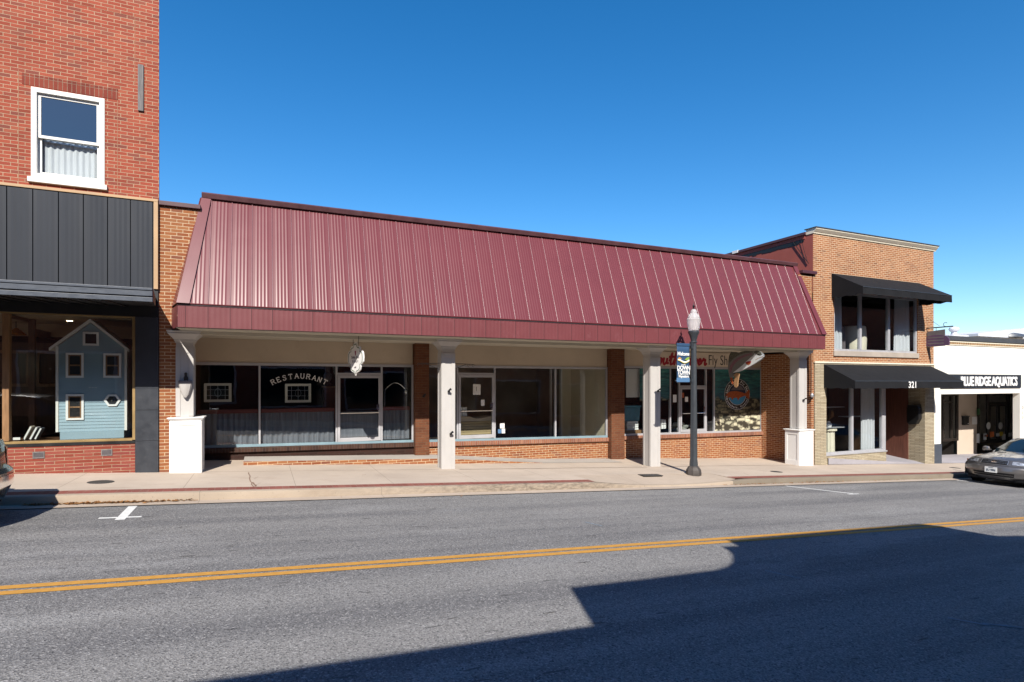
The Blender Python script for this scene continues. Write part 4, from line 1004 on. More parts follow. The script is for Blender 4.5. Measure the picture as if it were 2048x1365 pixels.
# fly shop sign board
fs_ = thing('shop_sign', 'white board sign South River Fly Shop above fly shop windows', 'sign', (14.0, SY-.05, .8))
sx0, sx1, sz0, sz1 = 11.45, 15.9, .535, 1.02
MB().box(sx0, sx1, SY-.05, SY-.021, sz0, sz1).build('board', paint('sign_cream', (.66, .56, .44), rough=.6, var=.03), fs_, bevel=.004)
SC = {'S': ([[(1.15, 1.95), (.8, 2.25), (.35, 2.0), (.45, 1.5), (.95, 1.1), (1.0, .5), (.55, 0.0), (0, .15), (-.1, .45)]], 1.2),
      'o': ([[(.75, .95), (.4, .95), (.15, .5), (.3, .05), (.7, .05), (.9, .5), (.75, .95), (1.15, .75)]], 1.0),
      'u': ([[(.05, .8), (.2, .95), (.15, .3), (.4, 0), (.75, .4), (.85, .95), (.85, .25), (1.15, .2)]], 1.1),
      't': ([[(.05, .6), (.5, 1.9), (.3, .25), (.5, 0), (.85, .25)], [(.0, 1.25), (.85, 1.3)]], .8),
      'h': ([[(.0, .5), (.6, 1.9), (.5, 2.2), (.3, 1.7), (.15, 0), (.35, .7), (.7, .95), (.8, .6), (.75, .1), (1.1, .2)]], 1.05),
      'R': ([[(.2, 0), (.5, 2.0)], [(.0, 1.6), (.5, 2.15), (1.1, 2.0), (1.1, 1.4), (.5, 1.05), (.8, .6), (1.3, .1)]], 1.3),
      'i': ([[(.05, .6), (.3, .95), (.2, .25), (.4, 0), (.6, .2)], [(.42, 1.35), (.48, 1.45)]], .6),
      'v': ([[(.0, .75), (.2, .95), (.35, .05), (.7, .5), (.8, .95), (1.05, .8)]], .95),
      'e': ([[(.05, .4), (.6, .6), (.6, .9), (.35, .95), (.15, .5), (.35, .02), (.85, .25)]], .8),
      'r': ([[(.0, .5), (.3, 1.05), (.35, .8), (.7, .85), (.6, .25), (.75, 0), (1.0, .2)]], .9)}
def smooth_pts(p, k=5):
    out = []
    q = [p[0]]+list(p)+[p[-1]]
    for i in range(1, len(q)-2):
        for j in range(k):
            t = j/k; a, b, c, d = (Vector(q[i-1]), Vector(q[i]), Vector(q[i+1]), Vector(q[i+2]))
            out.append(tuple(.5*((2*b)+(c-a)*t+(2*a-5*b+4*c-d)*t*t+(3*b-a-3*c+d)*t**3)))
    out.append(tuple(p[-1])); return out
mb = MB(); ux = 11.60; hgt = .205
for ch in 'South River':
    if ch == ' ': ux += .08; continue
    strokes, adv = SC[ch]
    for s_ in strokes:
        ribbon2(mb, smooth_pts(s_), .40, lambda x, y, ux=ux: (ux+x*hgt*1.0+y*hgt*.12, SY-.054, .60+y*hgt*.95))
    ux += adv*hgt*1.17
mb.build('script_lettering', 'maroon_ink', fs_)
mb = MB(); t = text('Fly Shop', .50, -.006, 0, .004, 'LEFT', 1.02, .74); put_text(mb, t, 14.08, SY-.054, .60); mb.build('lettering', 'black', fs_)

# columns
def column(cx, w, zb, parent, props=None):
    y0, y1 = .0, w; h = w/2
    mb = MB(); mb.box(cx-h, cx+h, y0, y1, zb, .80)
    for (x0, x1) in ((cx-h, cx-h+.075), (cx+h-.075, cx+h)):          # raised corner boards leave a sunk field
        mb.box(x0-.004, x1+.004, y0-.012, y0-.001, zb+.02, .72)
    mb.box(cx-h+.08, cx+h-.08, y0-.012, y0-.001, .60, .72)
    for (ya, yb) in ((y0+.004, y0+.07), (y1-.07, y1-.004)): mb.box(cx-h-.012, cx-h-.001, ya, yb, zb+.02, .72); mb.box(cx+h+.001, cx+h+.012, ya, yb, zb+.02, .72)
    mb.box(cx-h-.011, cx-h-.002, y0+.072, y1-.072, .60, .72)
    c = mb.build('column', 'column', parent, bevel=.003)
    prof = [(.0, .80), (.012, .80), (.018, .835), (.03, .845), (.035, .875), (.05, .89), (.09, .935), (.125, .975), (.135, .985), (.135, 1.02), (.15, 1.03), (.15, 1.05)]
    mb = MB(); vs = []
    for e, z in prof: vs += [(cx-h-e, y0-e, z), (cx+h+e, y0-e, z), (cx+h+e, y1+e, z), (cx-h-e, y1+e, z)]
    n = len(prof); mb.add(vs, [(i*4+k, i*4+(k+1) % 4, i*4+4+(k+1) % 4, i*4+4+k) for i in range(n-1) for k in range(4)]+[(3, 2, 1, 0), (n*4-4, n*4-3, n*4-2, n*4-1)])
    mb.build('capital', 'column', c)
    return c
def pedestal(x0, x1, zt, parent):
    y0, y1 = -.145, .40; zb = walk((x0+x1)/2)-.1
    mb = MB(); mb.box(x0, x1, y0, y1, zb, zt-.05)
    for a, b, c, d in ((x0, x0+.085, zb+.02, zt-.06), (x1-.085, x1, zb+.02, zt-.06), (x0+.086, x1-.086, zt-.16, zt-.06), (x0+.086, x1-.086, zb+.02, zb+.28)):
        mb.box(a, b, y0-.013, y0-.001, c, d)
    for s, xx in ((-1, x0), (1, x1)):
        for ya, yb, c, d in ((y0+.002, y0+.085, zb+.02, zt-.06), (y1-.085, y1, zb+.02, zt-.06), (y0+.086, y1-.086, zt-.16, zt-.06), (y0+.086, y1-.086, zb+.02, zb+.28)):
            mb.box(min(xx+s*.001, xx+s*.013), max(xx+s*.001, xx+s*.013), ya, yb, c, d)
    p = mb.build('pedestal', 'pedestal', parent, bevel=.003)
    mb = MB(); mb.box(x0-.05, x1+.05, y0-.05, y1+.05, zt-.022, zt); mb.box(x0-.03, x1+.03, y0-.03, y1+.03, zt-.048, zt-.0225)
    mb.build('pedestal_cap', 'pedestal', p, bevel=.006)
column(-1.46, .31, -.71, RB); column(4.15, .33, -2.3, RB); column(10.36, .34, -2.6, RB); column(16.355, .35, -1.55, RB)
pedestal(-1.70, -1.15, -.712, RB); pedestal(16.02, 16.66, -1.555, RB)
# scroll sign brackets on the columns
def bracket(cx, sgn, z, y, lab):
    b = MB(); x0 = cx+sgn*.165
    b.tube([(x0, y, z), (x0+sgn*.55, y, z-.02)], .008, 6); b.tube([(x0, y, z-.16), (x0+sgn*.35, y, z-.02)], .006, 6)
    for k in (.42, .54): b.tube([(x0+sgn*k+.03*math.cos(t), y, z-.045+.03*math.sin(t)) for t in [i*.6 for i in range(9)]], .005, 5)
    tag(b.build('sign_bracket', 'black_iron'), lab, 'bracket', 'scroll brackets on the arcade columns')
zz = at(895, 727, .16)[1]
bracket(4.15, 1, zz, .17, 'thin iron scroll bracket right of the second column by the brick pier'); bracket(4.15, -1, zz, .17, 'thin iron scroll bracket left of the second column by the brick pier')
# small black spotlights clamped to columns and piers
def spot(x, y, z, lab):
    s = thing('spotlight', lab, 'spotlight', (x, y, z), 'small black spotlights on the arcade')
    MB().lathe(x, y-.03, [(.03, z-.03), (.034, z), (.03, z+.02)], 10).build('base', 'black', s)
    MB().tube([(x, y-.03, z), (x-.01, y-.07, z+.03), (x+.02, y-.12, z+.05)], [.014, .014, .03], 10).build('head', 'black', s)
for px, py, y, lab in ((897, 783, -.013, 'small black spotlight on face of the second column near mid height'), (901, 868, -.013, 'small black spotlight low on face of the second column'),
                       (1315, 782, -.013, 'small black spotlight on face of the bare column by the lamp'), (1606, 800, -.013, 'small black spotlight on the rightmost column above its pedestal'),
                       (847, 793, 1.70, 'small spotlight on the brick pier between restaurant and vacant shop')):
    x, z = at(px, py, y); spot(x, y, z, lab)
# wall sconce on left column
sc = thing('wall_sconce', 'white shell shaped sconce with black socket on the leftmost column', 'lamp', (-1.455, -.05, at(370, 770, -.05)[1]))
sxc, szt = at(371, 765, -.06)
MB().box(sxc-.12, sxc+.12, -.12, -.014, szt-.035, szt+.035).build('bracket', 'grey_board', sc, bevel=.01)
mb = MB(); mb.lathe(sxc, -.085, [(.115, szt-.036), (.112, szt-.06), (.095, szt-.14), (.06, szt-.25), (.02, szt-.31)], 20, 1., .55, 10, .04); mb.build('lamp_shade', 'column', sc, smooth=True)
MB().lathe(sxc+.005, -.06, [(.035, szt+.036), (.04, szt+.1), (.022, szt+.13), (.03, szt+.18), (.012, szt+.2)], 12).build('socket', 'black', sc)
# hanging restaurant sign
hs = thing('hanging_sign', 'white scalloped sign edged in green hanging from chains before restaurant', 'sign', (1.95, 0, .52))
u = Vector((-math.sin(R(19)), math.cos(R(19)), 0)); nn = Vector((-u.y, u.x, 0))
half = [(0, .40), (.055, .375), (.085, .33), (.12, .30), (.185, .30), (.225, .26), (.215, .205), (.30, .20), (.355, .14), (.375, .03), (.36, -.06), (.30, -.115), (.245, -.12), (.25, -.17), (.22, -.24), (.15, -.285), (.06, -.30), (.03, -.325), (0, -.375)]
out = half+[(-a, b) for a, b in half[-2:0:-1]]
C0 = Vector((1.95, .0, .525))
def sp3(a, b, d): return tuple(C0+u*a+Vector((0, 0, b))+nn*d)
def slab(mb, pts, d0, d1):
    n = len(pts); mb.add([sp3(a, b, d0) for a, b in pts]+[sp3(a, b, d1) for a, b in pts], [tuple(range(n)), tuple(range(n, 2*n))[::-1]]+[(i, n+i, n+(i+1) % n, (i+1) % n) for i in range(n)])
mb = MB(); slab(mb, out, -.016, .016); mb.build('board', 'white', hs)
mb = MB(); ins = [(a*.92, b*.92-.004) for a, b in out]; ins2 = [(a*.86, b*.86-.006) for a, b in out]
n = len(ins)
for d in (.018, -.018): mb.add([sp3(a, b, d) for a, b in ins]+[sp3(a, b, d) for a, b in ins2], [(k, (k+1) % n, n+(k+1) % n, n+k) for k in range(n)])
mb.build('green_edging', 'dark_green', hs)
mb = MB()
for line, zz, sz in (('Stella, Bella', .02, .085), ("& Lucy's", -.07, .085), ('cafe', -.2, .06)):
    vs, fs = text(line, sz, .001, .15, .0005); mb.add([sp3(-v[0], v[1]+zz, .0195) for v in vs], fs)
mb.build('lettering', paint('ink_purple', (.13, .06, .10)), hs)
mb = MB(); slab(mb, [(.02, .19), (-.04, .19), (-.03, .1), (0, .08)], .017, .0195); mb.build('wine_glass', paint('wine', (.35, .03, .08)), hs)
mb = MB()
for a in (-.13, .13): mb.tube([sp3(a, .29, 0), tuple(Vector(sp3(a, 0, 0))*1+Vector((0, 0, 1.05-.525)))], .007, 6)
mb.build('chain', 'black_iron', hs)
# hanging trout sign
FX = 13.81
fi = thing('trout_sign', 'large cutout rainbow trout sign hanging before the fly shop', 'fish sign', (FX, 0, .5))
def Z1(p): return onx(1440+p[0]/9.1, 690+p[1]/9.1, FX)
body = [(805, 215), (795, 170), (745, 128), (690, 106), (640, 112), (590, 116), (480, 110), (400, 123), (345, 150), (305, 132), (205, 130), (172, 200), (160, 300), (150, 420), (165, 520), (184, 598), (232, 590), (262, 560), (247, 514), (330, 497), (400, 474), (560, 392), (700, 312), (762, 268)]
def fishpart(name, pts, mat, w):
    return MB().prism([Z1(p) for p in pts], 'yz', FX-w, FX+w).build(name, mat, fi)
fishpart('body', body, 'fish_side', .018)
fishpart('back', [(600, 117), (480, 111), (400, 124), (345, 151), (305, 133), (206, 131), (173, 200), (162, 300), (185, 330), (240, 260), (340, 190), (470, 150), (590, 140)], 'fish_back', .021)
fishpart('side_stripe', [(590, 150), (470, 178), (350, 225), (250, 295), (190, 390), (180, 520), (215, 500), (240, 400), (300, 320), (390, 250), (500, 205), (590, 180)], 'pink', .021)
fishpart('belly', [(640, 200), (585, 215), (500, 290), (420, 370), (250, 508), (330, 494), (400, 470), (560, 388), (690, 310), (620, 280), (600, 240)], 'fish_belly', .0215)  # pale belly, edge traced along the eave shadow to paint the sunlit part
fishpart('head', [(800, 215), (790, 175), (742, 133), (690, 112), (640, 118), (612, 150), (640, 165), (600, 210), (600, 260), (640, 300), (690, 305), (755, 265)], 'fish_belly', .0225)
fishpart('crown', [(785, 172), (742, 132), (690, 112), (640, 118), (615, 152), (660, 165), (690, 190), (740, 200)], 'fish_back', .024)
fishpart('eye', [(715+18*math.cos(R(k*45)), 178+14*math.sin(R(k*45))) for k in range(8)], 'black', .027)
fishpart('mouth', [(795, 210), (720, 235), (650, 275), (655, 282), (725, 243), (797, 216)], 'fin', .0245)
fishpart('pectoral_fin', [(470, 325), (510, 300), (575, 300), (582, 315), (550, 350), (500, 350)], 'maroon_ink', .024)
fishpart('fin_edge', [(475, 335), (520, 330), (572, 325), (560, 352), (530, 370), (495, 358)], 'rust', .026)
fishpart('pelvic_fin', [(530, 410), (600, 370), (560, 400), (500, 440)], 'pink', .012)
fishpart('tail_fin', [(186, 598), (212, 690), (236, 722), (241, 700), (228, 640), (226, 594)], 'rust', .016)
fishpart('tail_fin', [(255, 540), (272, 600), (256, 720), (268, 762), (304, 780), (326, 750), (332, 650), (352, 560), (358, 514), (300, 512)], 'fin', .016)
mb = MB(); 
for p, q in (((640, 112), (640, 45)), ((205, 132), (205, 50))):
    a, b = Z1(p), Z1(q); mb.tube([(FX, a[0], a[1]), (FX, a[0], 1.055)], .009, 6)
mb.build('chain', 'trim_beige', fi)
# dangling light and cable on brick strip
cl = thing('hanging_light', 'small grey lamp dangling on a dark cable beside rightmost column', 'lamp', (16.72, -.05, -.5))
MB().tube([(16.72, -.02, 1.0), (16.72, -.03, .2), (16.72, -.02, -.38)], .012, 6).build('cable', 'black', cl)
MB().lathe(16.72, -.06, [(.03, -.37), (.06, -.42), (.062, -.47), (.04, -.50)], 12).build('housing', 'steel', cl)
MB().lathe(16.72, -.06, [(.035, -.505), (.035, -.545), (.01, -.56)], 12).build('socket', 'black', cl)

# ================================================================== RIGHT TWO-STOREY BUILDING
TB = thing('two_storey_building', 'two-storey tan brick building with two black awnings', 'building', (20, 1, walk(20)))
BX0, BX1 = 16.84, 23.38
uw = (17.87, 22.42, 1.06, 3.12)
lw = (17.55, 20.62, -2.42, .2); dw = (20.66, 22.80, -3.2, .2)
mb = MB()
wall_front(mb, [BX0, uw[0], uw[1], BX1], [.66, uw[2], uw[3], 4.99], 0., [uw], .12)
mb.quad((BX1, 0, .66), (BX1, 12, .66), (BX1, 12, 4.9), (BX1, 0, 4.99))
mb.build('wall', 'tan_brick', TB)
mb = MB(); mb.quad((BX0, 0, 3.0), (BX0, 0, 4.99), (BX0, 14, 4.99), (BX0, 14, 3.0)); mb.quad((BX0, 14, 3), (BX1, 14, 3), (BX1, 14, 4.99), (BX0, 14, 4.99)); mb.quad((BX0, 0.02, 4.98), (BX1, 0.02, 4.98), (BX1, 14, 4.98), (BX0, 14, 4.98))
mb.build('side_wall', 'red_stucco', TB)
mb = MB()
yy = .35
while yy < 13.8:   # ragged tarred edge under the coping
    L = random.uniform(.1, .3); d = random.uniform(.05, .13); mb.box(BX0-.012, BX0-.001, yy, yy+L, 4.84-d, 4.86); yy += L
mb.build('tar_edge', 'black', TB)
mb = MB(); mb.box(BX0-.02, BX0-.001, .3, 13.9, 4.865, 4.99); mb.build('side_flashing', 'red_stucco', TB)
mb = MB(); mb.box(BX0-.07, BX0+.3, .25, 14.0, 4.995, 5.08); mb.build('side_coping', 'cap', TB)
for yv in (3.2, 6.2, 10.): MB().box(BX0-.09, BX0+.1, yv, yv+.28, 5.0, 5.10).build('coping_clip', 'white', TB)
mb = MB(); mb.tube([(BX0-.03, .75, 4.85), (BX0-.03, .15, 4.0)], .012, 6); mb.tube([(BX0-.03, .45, 4.9), (BX0-.03, .2, 4.1)], .007, 6); mb.build('roof_cable', 'black', TB)
mb = MB(); mb.prism([(0, 4.98), (-.03, 4.98), (-.045, 5.02), (-.06, 5.03), (-.13, 5.11), (-.14, 5.15), (.25, 5.15), (.25, 4.98)], 'yz', BX0-.02, BX1+.09); mb.build('cornice', 'cream', TB)
MB().box(BX0-.05, BX1+.11, -.16, .3, 5.151, 5.175).build('cornice_cap', 'grey_coping', TB)
# upper window
mb = MB(); frame(mb, uw[0]+.003, uw[1]-.003, uw[2]+.02, uw[3]-.003, .07, .03, .11)
for m_ in (19.26, 20.80): mb.box(m_-.055, m_+.055, .02, .112, uw[2]+.092, uw[3]-.075)
u_ = mb.build('upper_window', 'alu', TB)
MB().box(uw[0]-.05, uw[1]+.02, -.045, .10, uw[2]-.16, uw[2]+.018).build('sill', 'stone_sill', u_, bevel=.006)
for a, b in ((17.945, 19.203), (19.317, 20.743), (20.857, 22.345)): pane(a, b, uw[2]+.09, uw[3]-.073, .07, u_)
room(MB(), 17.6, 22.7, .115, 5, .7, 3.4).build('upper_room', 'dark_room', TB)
for x0, x1, lab in ((17.92, 18.52, 'white full length curtain at left of upper window'), (21.45, 22.25, 'white full length curtain at right of upper window')):
    mb = MB(); pleat(mb, x0, x1, .22, 1.1, 3.1, 7, .035, .15); tag(mb.build('long_curtain', 'curtain', smooth=True), lab, 'curtain', 'white curtains in the two-storey building')
ch = thing('armchair', 'white rounded armchair behind middle of upper window', 'chair', (20.0, .7, .75))
MB().lathe(19.9, .75, [(.36, .75), (.42, 1.2), (.43, 1.6), (.40, 2.02), (.36, 2.05), (.34, 1.7)], 20).build('back', 'cream', ch, smooth=True); MB().lathe(19.9, .72, [(.33, .8), (.33, 1.2), (.1, 1.22)], 18).build('seat', 'cream', ch)
ch2 = thing('wicker_screen', 'grey woven screen standing left of the white armchair', 'screen', (18.9, .6, .75)); MB().box(18.6, 19.2, .55, .6, .75, 2.0).build('panel', 'grey_board', ch2)
# awnings
def awning(x0, x1, zt, zf, zv, p, num=None):
    mb = MB()
    A0, B0 = (x0, -.004, zt), (x1, -.004, zt); A1, B1 = (x0, -p, zf), (x1, -p, zf)
    nx = 14; top = []
    for i in range(nx+1):
        t = i/nx; x = x0+(x1-x0)*t
        for j in range(5):
            s_ = j/4; sag = -.012*math.sin(math.pi*s_)*(1-abs(math.cos(t*math.pi*4)))
            top.append((x, -.004+(-p+.004)*s_, zt+(zf-zt)*s_+sag))
    mb.add(top, [(i*5+j, i*5+j+1, (i+1)*5+j+1, (i+1)*5+j) for i in range(nx) for j in range(4)])
    mb.quad(A0, A1, (x0, -.004, zf)); mb.quad(B0, (x1, -.004, zf), B1)
    a = mb.build('awning', 'canvas', TB)
    mb = MB(); n = 40
    vt = [(x0+(x1-x0)*i/n, -p-.004+.006*math.sin(i*1.1), zf) for i in range(n+1)]; vb = [(x0+(x1-x0)*i/n, -p-.004+.014*math.sin(i*.9+1), zv+.006*math.sin(i*1.7)) for i in range(n+1)]
    mb.add(vt+vb, [(i, n+1+i, n+2+i, i+1) for i in range(n)])
    for xx in (x0, x1):
        m_ = 12; vt = [(xx, -.004-(p)*i/m_, zf) for i in range(m_+1)]; vb = [(xx, -.004-(p)*i/m_, zv+.02*math.sin(i*1.4)) for i in range(m_+1)]
        mb.add(vt+vb, [(i, i+1, m_+2+i, m_+1+i) for i in range(m_)])
    mb.build('valance', 'canvas', a)
    mb = MB(); mb.tube([(x0, -p, zf-.01), (x1, -p, zf-.01)], .016, 6)
    for k in range(5):
        x = x0+.02+(x1-x0-.04)*k/4; mb.tube([(x, -.01, zt-.03), (x, -p+.01, zf-.02)], .012, 6); mb.tube([(x, -.01, zf-.02), (x, -p+.01, zf-.02)], .012, 6)
    mb.build('awning_frame', 'black_iron', a)
    return a
a1 = awning(17.74, 22.50, 3.71, 3.10, 2.86, 1.10)
a2 = awning(17.32, 23.15, .62, .045, -.20, 1.13)
mb = MB(); nx_, nz_ = at(1824, 770, -1.13); put_text(mb, text('321', .30, .005, 0, .003, space=1.05), nx_, -1.155, nz_-.1); mb.build('lettering', 'white', a2)
# stone ground floor
mb = MB()
mb.box(16.90, 17.445, -.03, .5, -3.1, .65); mb.box(22.80, BX1-.002, -.03, 2.3, -3.4, .65); mb.box(17.447, 22.79, -.028, .4, .2, .65)
mb.box(17.447, 20.64, .02, .3, -2.88, -2.46)
mb.build('stone_facing', 'stone', TB)
MB().box(16.88, BX1-.002, -.05, .05, .652, .70).build('string_course', 'cream', TB)
mb = MB(); frame(mb, 17.448, 20.64, -2.455, .19, .06, .04, .14); mb.box(18.80, 18.90, .035, .142, -2.39, .128); mb.box(20.44, 20.58, .035, .142, -2.39, .128); mb.box(17.448, 20.66, -.01, .2, -2.50, -2.457)
l_ = mb.build('lower_window', 'alu', TB)
pane(17.51, 18.80, -2.39, .13, .09, l_); pane(18.90, 20.44, -2.39, .13, .09, l_)
room(MB(), 17.3, 20.66, .145, 4.5, -2.7, .6).build('lower_room', 'dark_room', TB)
mb = MB()
for x0, x1, py in ((17.6, 18.78, 814), (17.6, 18.78, 854), (18.92, 20.4, 834)):
    z = at(1690, py, .4)[1]; mb.box(x0, x1, .28, .62, z-.012, z+.012)
mb.build('glass_shelf', 'alu', l_)
mb = MB(); pleat(mb, 19.62, 20.28, .24, -2.42, .15, 8, .035, .05); tag(mb.build('long_curtain', 'curtain', smooth=True), 'white full length curtain in ground floor window beside wooden wall', 'curtain', 'white curtains in the two-storey building')
mb = MB(); pleat(mb, 17.6, 19.6, .22, -.16, .14, 12, .02); tag(mb.build('valance_curtain', 'curtain', smooth=True), 'short pale swag across top of ground floor window under awning', 'curtain')
pdl = thing('display_plinth', 'pale fluted plinth holding a flower vase in ground floor window', 'plinth', (18.25, .5, -2.7))
MB().lathe(18.25, .5, [(.24, -2.7), (.24, -2.6), (.19, -2.58), (.18, -1.72), (.25, -1.70), (.25, -1.63)], 24, 1, 1, 12, .05).build('shaft', 'cream', pdl, smooth=True)
vs_ = thing('vase', 'small white vase of dry stems on the fluted plinth', 'vase', (18.25, .5, -1.62))
MB().lathe(18.25, .5, [(.05, -1.625), (.1, -1.55), (.11, -1.47), (.05, -1.40), (.06, -1.37)], 16).build('body', 'white', vs_, smooth=True)
mb = MB()
for k in range(16):
    a = random.uniform(0, 6.28); l = random.uniform(.2, .42); mb.tube([(18.25, .5, -1.38), (18.25+math.cos(a)*.1, .5+math.sin(a)*.08, -1.38+l*.6), (18.25+math.cos(a)*.22, .5+math.sin(a)*.12, -1.38+l)], [.004, .004, .018], 5)
mb.build('stem', 'leaf', vs_)
# doorway: planked wooden right side, stone jamb
mb = MB()
yy = .56
while yy < 2.3:
    mb.box(22.755, 22.795, yy+.004, min(yy+.15, 2.3), -3.1, .35); yy += .15
mb.build('wooden_wall', 'wood_door', TB)
mb = MB(); mb.box(20.645, 20.70, .3, 2.3, -3.0, .4); mb.box(20.70, 22.75, 2.3, 2.35, -3.1, .4); mb.build('entry_wall', 'wood_dark', TB)
mb = MB(); mb.box(20.70, 22.755, .02, 2.3, .25, .4); mb.build('entry_ceiling', 'dark_room', TB)
mb = MB(); mb.add([(17.55, -.03, walk(17.55)+.012), (22.80, -.03, walk(22.8)+.004), (22.80, .3, walk(22.8)+.06), (20.66, .3, walk(20.66)+.12), (17.55, .02, walk(17.55)+.22), (17.55, -.03, walk(17.55)+.22), (20.6, -.03, walk(20.6)+.1), (20.66, 2.3, -2.72), (22.80, 2.3, -2.78)],
                  [(3, 2, 8, 7), (5, 6, 3, 4), (0, 1, 6, 5), (6, 1, 2, 3)]); mb.build('entry_step', 'lavender_concrete', TB)
mbx = thing('mailbox', 'black metal mailbox on the stone pier in awning shade', 'mailbox', (22.74, .28, -1.2))
MB().prism([(.10, -1.47), (.05, -1.38), (.05, -.98), (.10, -.90), (.44, -.90), (.49, -.98), (.49, -1.52), (.40, -1.62), (.16, -1.58)], 'yz', 22.56, 22.755).build('box', 'black', mbx, bevel=.01)
MB().prism([(.09, -.895), (.45, -.895), (.45, -.87), (.09, -.87)], 'yz', 22.53, 22.757).build('lid', 'black_iron', mbx)
# purple hanging sign on bracket
ps = thing('hanging_sign', 'small purple and grey square sign hanging from iron bracket', 'sign', (23.0, -.6, 1.7))
PX = 22.95
def PP(px, py): return onx(px, py, PX)
q = [PP(1855, 664), PP(1890, 659), PP(1890, 692), PP(1855, 695)]
MB().prism(q, 'yz', PX-.018, PX+.018).build('board', 'grey_board', ps)
mb = MB(); c0 = PP(1872, 680)
arch = [(c0[0]+.45*math.cos(R(k)), c0[1]-.02+.20*math.sin(R(k))) for k in range(0, 181, 15)]+[(c0[0]-.45, c0[1]-.22), (c0[0]+.45, c0[1]-.22)]
mb.prism(arch, 'yz', PX-.023, PX+.023); mb.build('arch_emblem', 'purple', ps)
mb = MB(); 
for dz in (.06, -.05, -.16): mb.prism([(c0[0]-.28, c0[1]+dz), (c0[0]+.28, c0[1]+dz), (c0[0]+.28, c0[1]+dz+.045), (c0[0]-.28, c0[1]+dz+.045)], 'yz', PX-.026, PX+.026)
mb.build('lettering', 'grey_board', ps)
b0, b1 = PP(1853, 657.5), PP(1894, 653.5)
mb = MB(); zb_ = (b0[1]+b1[1])/2; mb.tube([(PX, .0, zb_), (PX, b1[0]-.2, zb_)], .022, 8); mb.tube([(PX, 0, zb_+.42), (PX, b1[0]+.25, zb_+.05)], .006, 6)
for yv in (q[0][0]-.3, q[1][0]+.3): mb.tube([(PX, yv, zb_), (PX, yv, q[0][1]-.06)], .008, 6)
mb.tube([(PX, b1[0]+.05+.07*math.cos(t), zb_+.09+.07*math.sin(t)) for t in [i*.5-1.5 for i in range(9)]], .01, 6)
mb.build('bracket', 'black_iron', ps)

# ================================================================== WHITE SHOP
WB = thing('white_shop', 'low white stucco shop with dark coping at far right', 'building', (27, 1, walk(27)))
WX0, WX1 = 23.385, 34.
oa, ob_, ot = 23.84, 29.31, -.46
mb = MB(); 
wall_front(mb, [WX0, oa, ob_, WX1], [-4, ot, 1.62], 0., [(oa, ob_, -4, ot)], .25)
mb.quad((WX0, 0, 1.62), (WX1, 0, 1.62), (WX1, 14, 1.5), (WX0, 14, 1.5)); mb.quad((WX1, 0, -4), (WX1, 14, -4), (WX1, 14, 1.5), (WX1, 0, 1.62))
mb.build('wall', 'stucco_white', WB)
mb = MB(); mb.box(WX0, WX1+.05, -.09, .3, 1.625, 1.80); mb.build('coping', 'grey_coping', WB, bevel=.008)
mb = MB(); mb.box(WX0, WX1, -.05, -.001, 1.56, 1.62)
mb.box(WX0, WX1, -.03, -.001, 1.45, 1.48)
mb.build('frieze', 'cream', WB)
mb = MB(); x = WX0+.03
while x < WX1-.05: mb.box(x, x+.055, -.045, -.002, 1.485, 1.555); x += .12
mb.build('dentil', 'tan_trim', WB)
MB().box(WX0+.002, 23.86, -.02, -.001, -3.3, -2.36).build('dark_base', 'navy_trim', WB)
# recessed entry
mb = MB(); mb.quad((28.62, 2, -3.5), (30.13, 2, -3.5), (30.13, 2, ot+.1), (28.62, 2, ot+.1)); mb.build('entry_wall', 'stucco_beige', WB)
mb = MB(); mb.quad((ob_, .25, -3.8), (33.2, 2.02, -3.8), (33.2, 2.02, ot+.1), (ob_, .25, ot+.1)); mb.quad((oa, .25, -3.8), (oa, .25, ot), (26.2, 2.02, ot), (26.2, 2.02, -3.8)); mb.build('splayed_wall', 'stucco_white', WB)
mb = MB(); mb.quad((oa, .25, ot+.02), (26.2, 2.05, ot+.02), (33.2, 2.05, ot+.02), (ob_, .25, ot+.02)); mb.build('entry_ceiling', 'stucco_white', WB)
mb = MB(); mb.quad((oa, 0, walk(oa)+.01), (ob_, 0, walk(ob_)+.01), (33.2, 2.05, walk(30)+.06), (26.2, 2.05, walk(26.2)+.05)); mb.build('entry_floor', 'lavender_concrete', WB)
room(MB(), 26.2, 28.55, 2.1, 6, -3.6, 0).build('left_room', 'dark_room', WB); room(MB(), 30.2, 33.2, 2.1, 5, -3.6, 0).build('right_room', 'vacant_room', WB)
BRZ = paint('bronze', (.022, .016, .013), rough=.4); M['bronze'] = BRZ
def leafdoor(par, x0, x1, zb, zt, w=.10):
    d = frame(MB(), x0, x1, zb, zt, w, 1.94, 2.0).build('door', 'bronze', par)
    pane(x0+w, x1-w, zb+w, zt-w, 1.97, d)
    MB().tube([(x1-.14, 1.93, (zb+zt)/2-.15), (x1-.14, 1.89, (zb+zt)/2-.12), (x1-.14, 1.89, (zb+zt)/2+.15), (x1-.14, 1.93, (zb+zt)/2+.18)], .014, 6).build('handle', 'black_iron', d)
    return d
mb = MB(); frame(mb, 27.42, 28.60, -2.62, -.5, .11, 1.93, 2.02); mb.box(28.06, 28.17, 1.93, 2.02, -2.51, -.61); mb.box(27.53, 28.055, 1.93, 2.02, -.92, -.84)
f_ = mb.build('entry_window', 'bronze', WB); pane(27.53, 28.06, -2.51, -.61, 1.98, f_); pane(28.17, 28.49, -2.51, -.61, 1.98, f_)
mb = MB(); frame(mb, 30.14, 33.15, -2.85, -.5, .11, 1.93, 2.02); mb.box(30.90, 31.02, 1.93, 2.02, -2.74, -.61); mb.box(32.56, 32.68, 1.93, 2.02, -2.74, -.61); mb.box(31.02, 32.56, 1.93, 2.02, -1.03, -.93)
g_ = mb.build('entry_window', 'bronze', WB)
